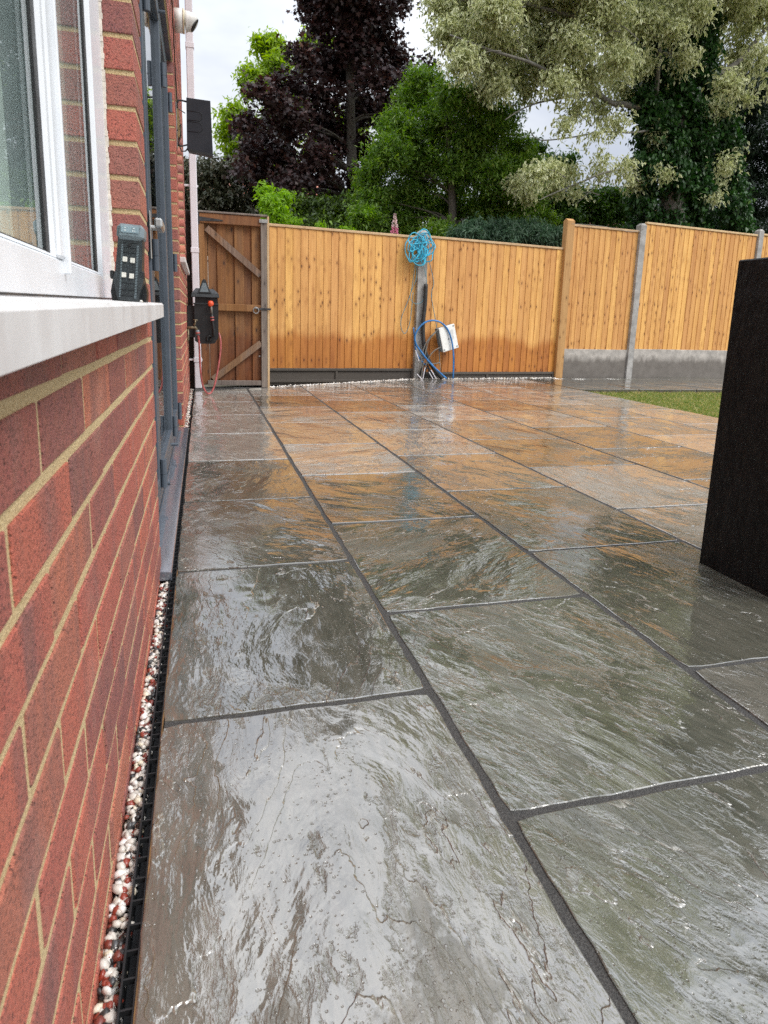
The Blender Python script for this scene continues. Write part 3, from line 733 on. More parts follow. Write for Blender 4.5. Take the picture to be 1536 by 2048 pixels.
# ------------------------------------------------------------------ things on and beside the house wall
# folding work light on the sill
LX, LY = -.147, 1.50; LZ = sillz(LY)+.001
lt = empty('work_light', (LX, LY, LZ), R(-6)); tag(lt, 'black folding work light with four square lenses standing on the window sill', 'work light')
tilt = Matrix.Rotation(R(3.5), 4, 'Y')@Matrix.Rotation(R(-9), 4, 'X')
def TL(mb):
    mb.v = [tuple(tilt@Vector(p)) for p in mb.v]; return mb
b = MB(); b.prism([(-.018, .0), (.020, .0), (.030, .042), (.026, .060), (.024, .128), (-.024, .128), (-.026, .060), (-.030, .042)], 1, -.012, .014)
TL(b).build('body', DARKP, lt)
TL(MB().box(-.027, .027, -.019, .018, .124, .156, .007)).build('head', GREYP, lt)
TL(MB().box(-.018, .017, -.021, -.0185, .136, .150, .001)).build('display', plain('display_panel', (.24, .32, .36), .3), lt)
ic = MB()
for (x, z, w_, h_) in ((-.009, .1460, .004, .0012), (-.009, .1405, .004, .0011), (-.009, .1405, .0011, .004), (.008, .1455, .003, .002), (.006, .1405, .001, .004), (.009, .1405, .004, .001)):
    ic.box(x-w_/2, x+w_/2, -.0216, -.0208, z-h_/2, z+h_/2)
TL(ic).build('icon', plain('pale_print', (.75, .8, .8), .4), lt)
for (x, z) in ((-.008, .0835), (.007, .0825), (-.0085, .0515), (.0065, .0505)):
    TL(MB().box(x-.0045, x+.0045, -.0155, -.0115, z-.005, z+.005, .0008)).build('lens', LEDM, lt)
for sx in (-1, 1):
    rb = MB()
    for k in range(34):
        z = .006+k*.0032
        rb.box(sx*.0145-.0015 if sx < 0 else .0145-.0005, sx*.0145+.0035 if sx > 0 else -.0145+.0015, -.0138, -.0118, z, z+.0016)
    tag(TL(rb).build('cooling_rib', GREYP, lt), kind='stuff')
gr_ = MB()
for z in (.118, .108, .098, .036, .022, .010): gr_.box(-.0125, .0125, -.0136, -.0118, z, z+.0014)
gr_.box(-.001, .001, -.0134, -.0118, .008, .042); gr_.box(-.001, .001, -.0134, -.0118, .096, .110)
TL(gr_).build('grille', DARKP, lt)
TL(MB().tube([(-.0005, -.0142, .114), (-.0005, -.0118, .114)], .0035, 12)).build('hook_hole', GASKET, lt)
for sx in (-1, 1):
    MB().prism([(sx*.016, 0), (sx*.034, 0), (sx*.036, .020), (sx*.029, .052), (sx*.025, .052)], 1, .010, .030).build('stand_leg', BLACKP, lt)
    MB().box(sx*.026, sx*.033, -.004, .014, .045, .062, .002).build('pivot', BLACKP, lt)
tag(pebbles('crumb', np.array([[-.121, 1.487, sillz(1.49)+.003], [-.120, 1.50, sillz(1.5)+.002]]), np.array([.0035, .0025]), PEB, np.array([.8, .95])), 'small pale crumb of stone lying on the sill beside the work light', 'stone')

# downpipe
dp = empty('downpipe', (-.052, 7.03, 0)); tag(dp, 'white square rainwater downpipe at the corner of the house', 'downpipe')
MB().box(-.034, .034, -.034, .034, .0, 5.2, .006).build('pipe', PIPEW, dp)
for z in (.30, 1.37, 3.2): MB().box(-.039, .039, -.039, .039, z-.035, z+.012, .003).build('socket', PIPEW, dp)
for z in (.28, 1.95): MB().box(-.085, .045, -.012, .012, z, z+.018, .002).build('clip', PIPEW, dp)
# flue
fl = empty('flue_pipe', (WX, 5.25, 2.72)); tag(fl, 'stubby white plastic flue pipe sticking out high on the brick wall', 'pipe')
MB().tube([(0, 0, 0), (.055, 0, 0)], .074, 24).build('collar', FLUEW, fl, True)
MB().tube([(.0555, 0, 0), (.066, 0, 0)], .076, 24).build('seal', CREAM, fl, True)
MB().tube([(.0665, 0, 0), (.085, 0, .002), (.105, 0, .0), (.132, -.004, -.018)], [.068, .064, .062, .050], 24).build('elbow', FLUEW, fl, True)
MB().tube([(.1325, -.004, -.0185), (.135, -.004, -.020)], .046, 24).build('outlet', BLACKP, fl)
cb = MB(); pts = [(WX+.006, 2.2, 3.9), (WX+.006, 3.6, 3.3), (WX+.007, 4.4, 2.7), (WX+.007, 4.78, 2.3), (WX+.012, 4.84, 2.05), (WX+.06, 4.86, 2.03)]
tag(cb.tube(pts, .0035, 6).build('cable', BLACKP), 'thin dark cable running down the wall to the black box', 'cable')
# black box on bracket
wb = empty('wall_box', (WX, 4.9, 1.8)); tag(wb, 'black plastic box held out from the wall on a bracket above the hose reel', 'box')
q0 = .065
b = MB(); b.prism([(q0, .020), (q0+.004, .33), (q0+.156, .326), (q0+.166, -.003), (q0+.166, -.010), (q0+.012, .006)], 1, -.028, .03)
b.build('shell', BOXM, wb)
MB().prism([(q0+.006, .0185), (q0+.165, -.002), (q0+.164, -.016), (q0+.014, .002)], 1, -.0295, .0315).build('base_rim', BLACKP, wb)
rb = MB()
for z0, z1 in ((.125, .185), (.195, .25)):
    P_ = [(q0+.004, z1), (q0+.085, z1), (q0+.100, z1-.014), (q0+.100, z0+.014), (q0+.085, z0), (q0+.004, z0)]
    rb.tube([(x, -.0285, z) for x, z in P_], .0016, 6)
rb.build('moulded_rib', BLACKP, wb, True)
MB().box(0, .006, -.02, .02, .02, .30, .002).build('bracket', GALV, wb)
MB().tube([(.003, 0, .285), (.02, 0, .315), (.045, 0, .316), (.072, 0, .312)], .006, 8).tube([(.003, 0, .04), (.03, 0, .035), (.075, 0, .05)], .005, 8).build('arm', BLACKM, wb, True)
MB().tube([(.004, -.01, .30), (-.0, -.012, .2), (.006, -.012, .12), (.03, -.012, .17), (.028, -.012, .10), (.012, -.012, .05), (.03, -.012, .0), (.055, -.01, .005), (.075, -.01, .03)], .0045, 7).build('lead', BLACKP, wb, True)

# hose reel
hr = empty('hose_reel', (.025, 6.55, .48)); tag(hr, 'black wall-mounted hose reel box with ribbed lid beside the gate', 'hose reel')
b = MB().prism([(-.095, .02), (-.055, -.005), (.055, -.005), (.085, -.0), (.118, .06), (.124, .36), (-.092, .36)], 1, -.09, .10); b.build('case', BLACKP, hr)
MB().box(-.085, .118, -.075, .09, .36, .425).build('slot', GASKET, hr)
MB().box(-.100, .126, -.10, .10, .352, .366, .003).build('rim', DARKP, hr)
V = [(-.115, -.12, .42), (.132, -.12, .42), (.132, .12, .42), (-.115, .12, .42), (-.11, -.11, .455), (.125, -.11, .455), (.125, .11, .455), (-.11, .11, .455), (-.075, -.04, .50), (.085, -.04, .495), (.085, .08, .495), (-.075, .08, .50)]
MB().add(V, [(3,2,1,0),(0,1,5,4),(1,2,6,5),(2,3,7,6),(3,0,4,7),(4,5,9,8),(5,6,10,9),(6,7,11,10),(7,4,8,11),(8,9,10,11)]).build('lid', DARKP, hr)
MB().prism([(-.06, .455), (.062, .455), (.040, .50), (.018, .565), (-.002, .583), (-.018, .565), (-.040, .50)], 1, -.118, -.03).build('handle', DARKP, hr)
MB().prism([(-.040, .465), (.040, .465), (.014, .545), (-.012, .545)], 1, -.122, -.117).build('handle_grip', GREYP, hr)
MB().box(WX-.025+.001, -.09, -.05, .06, .05, .34, .003).build('mount', GASKET, hr)
MB().tube([(.028, -.10, .022), (.045, -.105, .03), (.06, -.105, .055), (.04, -.105, .07), (.02, -.105, .06), (.015, -.105, .035), (.028, -.10, .022)], .011, 8).build('guide', BLACKP, hr, True)
# spray gun hanging on the reel
sg = empty('spray_gun', (.092, 6.42, .56)); tag(sg, 'black hose spray gun with a bright orange nozzle hooked on the hose reel', 'spray gun')
MB().tube([(.012, 0, -.02), (.008, 0, .05), (.0, 0, .12), (-.005, 0, .19)], [.017, .014, .012, .012], 10).build('grip', BLACKP, sg, True)
MB().tube([(-.005, 0, .19), (-.009, 0, .262)], [.010, .009], 10).build('barrel', GREYC, sg, True)
MB().tube([(-.0075, 0, .258), (-.0105, 0, .268), (-.013, 0, .286), (-.0135, 0, .302), (-.0135, 0, .308)], [.012, .024, .027, .02, .010], 14).build('nozzle', ORANGE, sg, True)
MB().tube([(-.0, 0, .128), (-.002, 0, .140)], .017, 12).tube([(-.003, 0, .152), (-.004, 0, .164)], .017, 12).build('ring', REDH, sg, True)
# tap
tp = empty('garden_tap', (WX, 6.28, .62)); tag(tp, 'old brass garden tap on the brick wall with a hose connector fitted', 'tap')
BRASS = plain('dull_brass', (.17, .14, .09), .5, metal=.6, var=.5, sc=60)
MB().tube([(0, 0, 0), (.05, 0, .005), (.075, 0, .005), (.09, 0, -.02)], [.013, .012, .013, .012], 10).tube([(.0, 0, -.12), (.012, 0, -.10), (.012, 0, .0)], .009, 8).build('spout', BRASS, tp, True)
MB().tube([(.062, 0, .01), (.075, 0, .05), (.078, 0, .07)], [.010, .007, .006], 8).tube([(.058, 0, .074), (.098, 0, .070)], .005, 8).build('tap_handle', BRASS, tp, True)
MB().tube([(.09, 0, -.018), (.093, 0, -.034), (.098, 0, -.062)], [.017, .018, .016], 12).build('connector', GREYP, tp, True)
MB().tube([(.0935, 0, -.035), (.0965, 0, -.052)], .0188, 12).build('connector_ring', REDH, tp, True)
hz = []
P_ = [(WX+.098, 6.28, .56), (WX+.104, 6.30, .48), (WX+.106, 6.32, .34), (WX+.112, 6.34, .20), (WX+.128, 6.36, .09), (WX+.160, 6.38, .025), (WX+.195, 6.40, .020), (WX+.228, 6.42, .075), (WX+.258, 6.45, .19), (WX+.284, 6.48, .33), (WX+.298, 6.50, .44), (WX+.296, 6.52, .53), (WX+.284, 6.54, .575)]
def spline(P, k=6):
    P = [Vector(p) for p in P]; out = []
    for i in range(len(P)-1):
        a, b, c, d = P[max(i-1, 0)], P[i], P[i+1], P[min(i+2, len(P)-1)]
        for j in range(k):
            t = j/k; out.append(.5*((2*b)+(-a+c)*t+(2*a-5*b+4*c-d)*t*t+(-a+3*b-3*c+d)*t**3))
    return out+[P[-1]]
tag(MB().tube(spline(P_), .0085, 8).build('garden_hose', REDH, None, True), 'dull red garden hose looping down from the tap to the reel', 'hose')

# ------------------------------------------------------------------ gate
gate = empty('wooden_gate', (.0, 7.09, 0)); tag(gate, 'brown ledged and braced timber gate with ring latch, closed beside the house', 'gate')
xs = [-.025, .070, .157, .243, .329, .415, .500, .590]
for i in range(7):
    o = MB().box(-.0455, .0455, 0, .018, .03, 1.70, .003).build('board', GATEW, gate, loc=(xs[i]+.046, .022+.0185*(i % 2), 0)); o.color = (random.random(), 0, 0, 1)
def gb(nm, mb, mat=GATEW):
    o = mb.build(nm, mat, gate); o.color = (random.random(), 0, 0, 1); return o
gb('stile', MB().box(-.018, .040, -.012, .020, .03, 1.625, .004)); gb('stile', MB().box(.590, .650, -.024, .020, .004, 1.70, .004), GREYW)
gb('rail', MB().box(-.018, .590, -.020, .0195, 1.63, 1.725, .004)); gb('rail', MB().box(.041, .589, -.020, .0195, .785, .855, .004)); gb('rail', MB().box(.041, .589, -.018, .0195, .025, .075, .004), GREYW)
gb('capping', MB().box(-.03, .662, -.03, .05, 1.727, 1.745, .003), GREYW)
def brace(a, b, wd):
    d = (Vector(b)-Vector(a)).normalized(); n_ = Vector((-d.y, d.x))*wd/2; a, b = Vector(a), Vector(b)
    return MB().prism([tuple(a-n_), tuple(b-n_), tuple(b+n_), tuple(a+n_)], 1, -.016, .0185)
gb('brace', brace((.062, 1.585), (.588, 1.155), .062), BRACEW); gb('brace', brace((.095, .085), (.588, .470), .062), BRACEW)
gb('jamb_strip', MB().box(.655, .676, -.01, .04, .0, 1.735, .002), CAPW)
hg = MB().prism([(-.035, 1.645), (.22, 1.655), (.22, 1.668), (-.035, 1.69)], 1, -.026, -.021); hg.box(-.036, -.004, -.034, -.0265, 1.61, 1.72, .002)
gb('strap_hinge', hg, BLACKM); gb('latch_bar', MB().box(.545, .690, -.034, -.026, .806, .826, .002), BLACKM)
gb('bolt', MB().box(.575, .66, -.034, -.0245, 1.665, 1.70, .002), GALV)
rg = MB().tube([(.536+.027*math.cos(a), -.036, .800+.030*math.sin(a)) for a in [k*math.pi/10 for k in range(21)]], .0052, 8); rg.tube([(.536, -.022, .828), (.536, -.04, .828)], .011, 10)
gb('ring_handle', rg, GALV); gb('screw_head', MB().tube([(.572, -.001, .33), (.572, .02, .33)], .009, 10), GALV)
DARKW = plain('gap_shade_timber', (.020, .014, .010), .8, var=.4)  # near-black colour carries the shade of the gap by the house corner
o = MB().box(-.155, -.078, 7.075, 7.15, GZ, 1.74, .004).build('gate_post', DARKW); tag(o, 'gate post behind the downpipe, coloured near black for the shaded gap there', 'post')
GRATE = MB().box(.03, .30, 7.045, 7.10, -.004, .004, .001).build('doormat_grate', BLACKP); tag(GRATE, 'small dark drain cover on the ground in front of the gate', 'drain cover')

# ------------------------------------------------------------------ fence
def board_mesh(h, mat):
    # feather-edge: thick edge left, thin edge right, face towards -y
    wd = .104; V = [(0, -.013, 0), (wd, -.005, 0), (wd, .0, 0), (0, .0, 0)]
    V = V+[(x, y, h) for x, y, z in V]
    V += []
    me = bpy.data.meshes.new('board'); me.from_pydata(V, [], [(0,1,5,4),(1,2,6,5),(2,3,7,6),(3,0,4,7),(4,5,6,7),(3,2,1,0)]); me.materials.append(mat); return me
def panel(a, b, z0, z1, label, dry, seed, sp=.0965):
    random.seed(seed)
    A, B2 = Vector((*a, 0)), Vector((*b, 0)); L = (B2-A).length; an = math.atan2(B2.y-A.y, B2.x-A.x)
    p = empty('fence_panel', (a[0], a[1], z0), an); tag(p, label, 'fence panel', 'timber fence panels')
    me = board_mesh(z1-z0-.03, FENCEW); n = int(round(L/sp)); s_ = L/n; g_ = random.random()
    for i in range(n):
        o = bpy.data.objects.new('board', me); col.objects.link(o); o.parent = p
        if random.random() < .30: g_ = random.random()
        o.location = (i*s_, random.uniform(-.0015, .0015), random.uniform(-.004, .002)); o.scale = (s_/.0965, 1, 1)
        o.color = (g_, random.random(), dry, 1)
    MB().box(0, L, -.024, .022, z1-z0-.029, z1-z0, .003).build('capping', CAPW, p)
    r_ = MB()
    for z in (.12, (z1-z0)*.5, z1-z0-.15): r_.box(0, L, .001, .04, z-.03, z+.03)
    r_.build('rail', FENCEW, p); return p
def gboard(a, b, z0, z1, mat, label, ribs=False):
    A, B2 = Vector((*a, 0)), Vector((*b, 0)); L = (B2-A).length; an = math.atan2(B2.y-A.y, B2.x-A.x)
    if not ribs:
        o = MB().box(0, L, -.025, .02, 0, z1-z0, .004).build('gravel_board', mat); o.location = (a[0], a[1], z0); o.rotation_euler = (0, 0, an)
        return tag(o, label, 'gravel board', 'gravel boards under the fence')
    o = empty('gravel_board', (a[0], a[1], z0), an); tag(o, label, 'gravel board', 'gravel boards under the fence')
    MB().box(0, L, -.010, .02, 0, z1-z0).build('panel', mat, o)
    h = z1-z0
    for z in ribs: MB().box(0, L, -.030, -.0105, z*h-.016, z*h+.016, .003).build('rail', mat, o)
    for x in (.012, L*.47, L-.012): MB().box(x-.016, x+.016, -.027, -.0105, .01, h-.03, .003).build('rib', mat, o)
    return o
PA, PB, PC, PD, PE = (.70, 8.10), (2.714, 8.320), (4.948, 8.640), (6.235, 8.76), (8.67, 9.09)
panel((.68, 8.09), (2.655, 8.318), .132, 1.80, 'long orange fence panel between the gate and the post hung with blue cord', 0, 3)
panel((2.79, 8.325), (4.885, 8.610), .085, 1.815, 'fence panel behind the tilted white electrical box, damp along its foot', 0, 5)
panel((5.03, 8.655), (6.185, 8.755), .415, 2.145, 'narrow knotty fence panel between the wooden post and the concrete post', 1, 8)
panel((6.31, 8.77), (8.61, 9.075), .43, 2.275, 'fence panel nearest the black pillar, above a tall concrete gravel board', 1, 13)
panel((8.75, 9.10), (10.7, 9.38), .44, 2.30, 'last fence panel, mostly out of view behind the black pillar', 1, 17)
gboard((.68, 8.09), (2.655, 8.318), GZ, .131, CONCD, 'dark two-tier ribbed gravel board under the fence beside the gate', (.94, .42, .08))
gboard((2.79, 8.325), (4.885, 8.610), GZ, .084, CONCD, 'low dark gravel board behind the blue cable', (.93,))
gboard((5.03, 8.655), (6.185, 8.755), GZ, .414, CONCW, 'pale concrete gravel board, the short one between two posts, damp below')
gboard((6.31, 8.77), (8.61, 9.075), GZ, .429, CONCW, 'pale concrete gravel board running behind the black pillar')
gboard((8.75, 9.10), (10.7, 9.38), GZ, .439, CONCW, 'concrete gravel board hidden beyond the black pillar')
def cpost(p, z1, label, w_=.105):
    b = MB(); h = w_/2
    b.prism([(-h, -h), (h, -h), (h, h), (-h, h)], 2, GZ, z1-.03)
    b.add([(-h, -h, z1-.03), (h, -h, z1-.03), (h, h, z1-.03), (-h, h, z1-.03), (-h*.45, -h*.6, z1), (h*.45, -h*.6, z1), (h*.45, h*.4, z1), (-h*.45, h*.4, z1)], [(0,1,5,4),(1,2,6,5),(2,3,7,6),(3,0,4,7),(4,5,6,7)])
    o = b.build('concrete_post', CONC); o.location = (p[0], p[1], 0); o.rotation_euler = (0, 0, R(7)); return tag(o, label, 'post', 'concrete fence posts')
cpost(PB, 1.87, 'grey concrete fence post with blue cord hung over its top', .125)
cpost(PD, 2.245, 'pale concrete fence post between the two right-hand panels', .105)
cpost(PE, 2.36, 'concrete fence post at the right edge behind the black pillar', .10)
o = MB().box(-.062, .062, -.05, .05, GZ, 2.175, .004).add([(-.062+.004, -.046, 2.175), (.058, -.046, 2.175), (.058, .046, 2.175), (-.058, .046, 2.175), (-.058, .0, 2.205), (.058, .0, 2.205)], [(0,1,5,4),(2,3,4,5),(0,4,3),(1,2,5)]).build('wooden_post', POSTW)
o.location = (4.952, 8.60, 0); o.rotation_euler = (0, 0, R(6)); tag(o, 'square yellow timber fence post taller than the panel left of it', 'post')
tw = spline([(4.96, 8.55, 2.13), (5.3, 8.60, 2.145), (5.7, 8.63, 2.13), (5.95, 8.65, 2.10), (6.1, 8.68, 2.12), (6.23, 8.70, 2.17)])
tag(MB().tube(tw, .003, 5).build('wire', GREYC, None), 'slack thin wire along the top of the narrow fence panel', 'wire')

# cord, cables and the box by the post
random.seed(21)
PY = 8.245
cp = []
for k in range(16):
    a0 = random.uniform(0, 6.28); rx = random.uniform(.03, .125); rz = random.uniform(.06, .18)
    cx = 2.64+random.uniform(-.11, .12); cz = 1.70+random.uniform(-.12, .04)
    for j in range(9):
        a = a0+j*.72; cp.append((cx+rx*math.cos(a)+random.uniform(-.015, .015), PY-.02-random.random()*.05-(.02 if math.sin(a) < .2 else 0), min(1.90, cz+rz*math.sin(a))))
loops = MB().tube(spline(cp, 5), .0070, 5)
o = loops.build('coiled_cord', CYAN, None, True); tag(o, 'tangled coil of bright cyan cord hung over the concrete post', 'cord')
ln = MB()
for P_ in ([(2.60, PY, 1.52), (2.64, PY, 1.30), (2.56, PY, 1.05), (2.64, PY-.01, .96), (2.74, PY-.02, 1.02), (2.77, PY-.02, 1.25), (2.70, PY-.01, 1.50)],
           [(2.62, PY, 1.5), (2.57, PY, 1.1), (2.45, PY, .75), (2.50, PY, .58), (2.57, PY, .72), (2.60, PY, 1.1)],
           [(2.78, PY, 1.55), (2.87, PY, 1.25), (2.85, PY, 1.12), (2.86, PY, 1.0), (2.95, PY, .62), (3.02, PY, .10)]):
    P_ = [(x, y, z if i else z) for i, (x, y, z) in enumerate(P_)]; ln.tube(spline(P_, 5), .0045, 5)
tag(ln.build('hanging_cord', plain('faded_cord', (.10, .25, .30), .5, var=.3), None, True), 'faded blue-green cord trailing in loops down the concrete post', 'cord')
bc = MB()
c0 = at(905, 762, 8.2); 
P_ = [at(x, y, 8.16) for x, y in ((906, 758), (907, 720), (905, 690), (897, 662), (883, 646), (866, 641), (850, 645), (837, 657), (830, 672), (832, 688), (842, 703), (855, 720), (872, 738), (893, 757))]
bc.tube(spline(P_, 5), .0115, 8)
P_ = [at(x, y, 8.18) for x, y in ((827, 655), (829, 680), (832, 702), (840, 718), (852, 731))]; bc.tube(spline(P_, 4), .008, 7)
tag(bc.build('blue_cable', BLUEC, None, True), 'thick blue cable arched in a loop in front of the white box', 'cable')
P_ = [at(x, y, 8.22) for x, y in ((852, 568), (850, 610), (846, 650), (848, 690), (855, 715), (868, 738), (884, 757))]
tag(MB().tube(spline(P_, 5), [.026]*31, 10).build('black_duct', plain('dusty_black_duct', (.03, .03, .03), .7, var=.6, sc=70), None, True), 'dusty black cable duct rising beside the concrete post', 'duct')
gc = MB()
for P_ in (((876, 660), (862, 672), (850, 690), (843, 715), (838, 745)), ((882, 694), (868, 702), (856, 718), (848, 745)), ((872, 664), (858, 680), (852, 700), (846, 730), (842, 757)), ((851, 725), (865, 728), (880, 725))):
    gc.tube(spline([at(x, y, 8.17) for x, y in P_], 5), .008, 6)
tag(gc.build('grey_cables', GREYC, None, True), 'bundle of bare grey cables curling into the white electrical box', 'cable')
tg = MB()
for P_ in (((834, 748), (845, 760)), ((858, 744), (866, 758)), ((862, 740), (872, 757)), ((850, 735), (846, 757)), ((831, 700), (838, 722))):
    tg.tube([at(x, y, 8.15) for x, y in P_], .0055, 6)
tag(tg.build('cable_ends', PIPEW, None), 'white cut cable ends lying at the foot of the concrete post', 'cable')
dk = MB()
for P_ in (((846, 757), (850, 742), (856, 735), (862, 745), (868, 757)), ((838, 757), (843, 738), (852, 728), (858, 740), (856, 757)), ((860, 757), (862, 744), (868, 750))):
    dk.tube(spline([at(x, y, 8.19) for x, y in P_], 5), .012, 6)
tag(dk.build('black_cables', BLACKP, None, True), 'knot of black cables on the ground beside the concrete post', 'cable')
# white enclosure, tilted and hanging open
eb = empty('electrical_box', at(895, 676, 8.20)); tag(eb, 'white electrical box hanging tilted from its cables against the fence', 'electrical box')
eb.rotation_euler = (0, R(-16), R(10))
MB().box(-.125, .125, .0, .07, -.155, .155, .006).build('back_box', GREYP, eb)
MB().box(-.112, .128, -.022, -.004, -.162, .158, .006).build('cover', WHITEB, eb)
for x, z in ((-.09, -.135), (.105, -.135), (.105, .135), (-.0, -.01)): MB().tube([(x, -.025, z), (x, -.0215, z)], .010, 10).build('screw', GREYP, eb)
MB().box(.045, .085, -.0232, -.0221, -.03, .09).build('moulding', plain('soft_grey', (.6, .6, .57), .5), eb)

# ------------------------------------------------------------------ black pillar
pl_ = MB().box(1.547, 1.91, 1.33, 1.690, -.006, .955, .004)
o = pl_.build('black_pillar', BLACKW); tag(o, 'matt black rendered pillar standing on the paving at the right', 'pillar')

# ------------------------------------------------------------------ planting
BARK = mk_mortar('bark', (.05, .042, .034), (.13, .115, .095), 30, .01)
BARKG = mk_mortar('grey_bark', (.12, .115, .10), (.24, .23, .20), 25, .01)
def leaf_tmpl(kind):
    if kind == 'maple':
        a = np.array([90, 60, 28, 8, -22, -60, -120, -158, 172, 152, 120])*math.pi/180; r = np.array([1, .55, .95, .5, .8, .28, .28, .8, .5, .95, .55])
        V = np.c_[r*np.cos(a), r*np.sin(a)+.2, -.22*r**2]; V = np.r_[[[0, .1, 0]], V]
        F = np.array([(0, i, i+1) for i in range(1, 11)]+[(0, 11, 1)]); e = np.r_[0, np.ones(11)]
    else:
        wd = {'slim': .30, 'oval': .40, 'ivy': .60, 'needle': .17}[kind]
        V = np.array([(0, -1, 0), (-wd, -.15, .10), (0, -.1, -.03), (wd, -.15, .10), (0, 1, -.25)], float)
        F = np.array([(0, 2, 1), (0, 3, 2), (1, 2, 4), (2, 3, 4)]); e = np.array([0, 1, -.3, 1, .6])
    return V*.5, F, e
def foliage(name, blobs, n, size, kind, mat, parent=None, per=9, spread=.16, droop=.35, flat=.75, seed=1, bias=.5):
    g_ = np.random.default_rng(seed); T, TF, E_ = leaf_tmpl(kind)
    B3 = np.array([b[:4] for b in blobs]); wgt = np.array([(b[3]**2.2)*(b[4] if len(b) > 4 else 1) for b in blobs]); wgt /= wgt.sum()
    nc = max(1, n//per); idx = g_.choice(len(B3), nc, p=wgt)
    d = g_.normal(size=(nc, 3)); d /= np.linalg.norm(d, axis=1)[:, None]
    rad = B3[idx, 3]*g_.random(nc)**bias*g_.uniform(.85, 1.12, nc)
    C = B3[idx, :3]+d*rad[:, None]*np.array([1, 1, flat])
    tw_ = d+g_.normal(0, .5, (nc, 3)); tw_[:, 2] -= .1; tw_ /= np.linalg.norm(tw_, axis=1)[:, None]
    t = g_.uniform(-1, 1, (nc, per)); P = C[:, None]+tw_[:, None]*t[..., None]*spread+g_.normal(0, spread*.28, (nc, per, 3))
    P = P.reshape(-1, 3); m = len(P)
    yv = np.repeat(tw_, per, 0)*.6+g_.normal(0, .7, (m, 3)); yv[:, 2] -= droop; yv /= np.linalg.norm(yv, axis=1)[:, None]
    up_ = g_.normal(0, .55, (m, 3)); up_[:, 2] += 1; up_[:, 1] -= .25
    xv = np.cross(yv, up_); xv /= np.linalg.norm(xv, axis=1)[:, None]; zv = np.cross(xv, yv)
    s_ = size*g_.uniform(.6, 1.25, m)
    V = P[:, None]+s_[:, None, None]*(xv[:, None]*T[None, :, :1]+yv[:, None]*T[None, :, 1:2]+zv[:, None]*T[None, :, 2:3])
    F = (np.arange(m)[:, None, None]*len(T)+TF[None]).reshape(-1, 3)
    r0 = np.clip(np.repeat(g_.random(nc), per)*.55+g_.random(m)*.45, 0, 1)
    return npmesh(name, V.reshape(-1, 3), F, mat, {'rnd': np.repeat(r0, len(T)), 'edge': np.tile(E_, m)}, parent), C
def blobs_at(L, Y, dy=.5):
    out = []
    for b in L:
        p = at(b[0], b[1], Y+(b[4] if len(b) > 4 else random.uniform(-dy, dy))); r = b[2]*(p.y*.98)/CAM_F; out.append((p.x, p.y, p.z, r, b[3] if len(b) > 3 else 1))
    return out
def limbs(mb, start, targets, r0, sag=.1):
    for t_ in targets:
        a = Vector(start); b = Vector(t_); m_ = a.lerp(b, .5)+Vector((random.uniform(-.2, .2), random.uniform(-.2, .2), random.uniform(0, .35)))*sag*4
        P = spline([a, a.lerp(m_, .5)+Vector((0, 0, .05)), m_, b], 4); n_ = len(P); mb.tube(P, [r0*(1-.85*i/(n_-1)) for i in range(n_)], 6)
def tree(name, label, cat, base, trunk, r0, blobs, n, size, kind, mat, bark=BARK, group=None, nl=26, seed=1, **kw):
    t_ = empty(name, base); tag(t_, label, cat, group)
    o, C = foliage('crown', blobs, n, size, kind, mat, None, seed=seed, **kw)
    o.parent = t_; o.location = -Vector(base)
    if trunk:
        mb = MB(); P = spline([base]+trunk, 5); n_ = len(P); mb.tube(P, [r0*(1-.75*i/(n_-1)) for i in range(n_)], 9)
        sel = random.sample(range(len(C)), min(nl, len(C)))
        for k in sel:
            c = C[k]; j = min(range(n_), key=lambda i: abs(P[i].z-(c[2]-.25*math.dist(c[:2], P[i][:2]))))
            limbs(mb, P[j], [c], r0*.28*(1-.6*j/n_))
        q = mb.build('trunk', bark, t_, True); q.location = -Vector(base)
    return t_
random.seed(5)
LMAP = mk_leaf('maple_leaf', [(0, (.014, .009, .009)), (.5, (.036, .018, .018)), (.85, (.075, .032, .028)), (1, (.11, .05, .036))], .45, .16, spec=.35)
LLIME = mk_leaf('lime_leaf', [(0, (.16, .26, .02)), (1, (.34, .46, .05))], .5, .5)
LGREEN = mk_leaf('green_leaf', [(0, (.055, .12, .022)), (.45, (.13, .23, .04)), (.8, (.24, .37, .07)), (1, (.40, .50, .13))], .42, .42)
LVAR = mk_leaf('variegated_leaf', [(0, (.05, .09, .02)), (1, (.13, .17, .045))], .45, .35, edge=((.50, .53, .25), (.80, .80, .55)))
LIVY = mk_leaf('ivy_leaf', [(0, (.014, .045, .012)), (.6, (.034, .092, .024)), (.9, (.07, .16, .038)), (1, (.13, .24, .05))], .4, .2)
LCON = mk_leaf('conifer_leaf', [(0, (.008, .020, .009)), (.8, (.018, .045, .018)), (1, (.04, .08, .025))], .55, .12)
LHEDGE = mk_leaf('hedge_leaf', [(0, (.035, .045, .022)), (.6, (.08, .085, .048)), (.9, (.17, .14, .10)), (1, (.32, .27, .20))], .5, .2)
LGREYG = mk_leaf('grey_green_leaf', [(0, (.035, .075, .04)), (.7, (.07, .13, .075)), (1, (.14, .20, .12))], .5, .25)
LFERN = mk_leaf('bright_fern_leaf', [(0, (.12, .26, .01)), (1, (.28, .46, .03))], .5, .5)

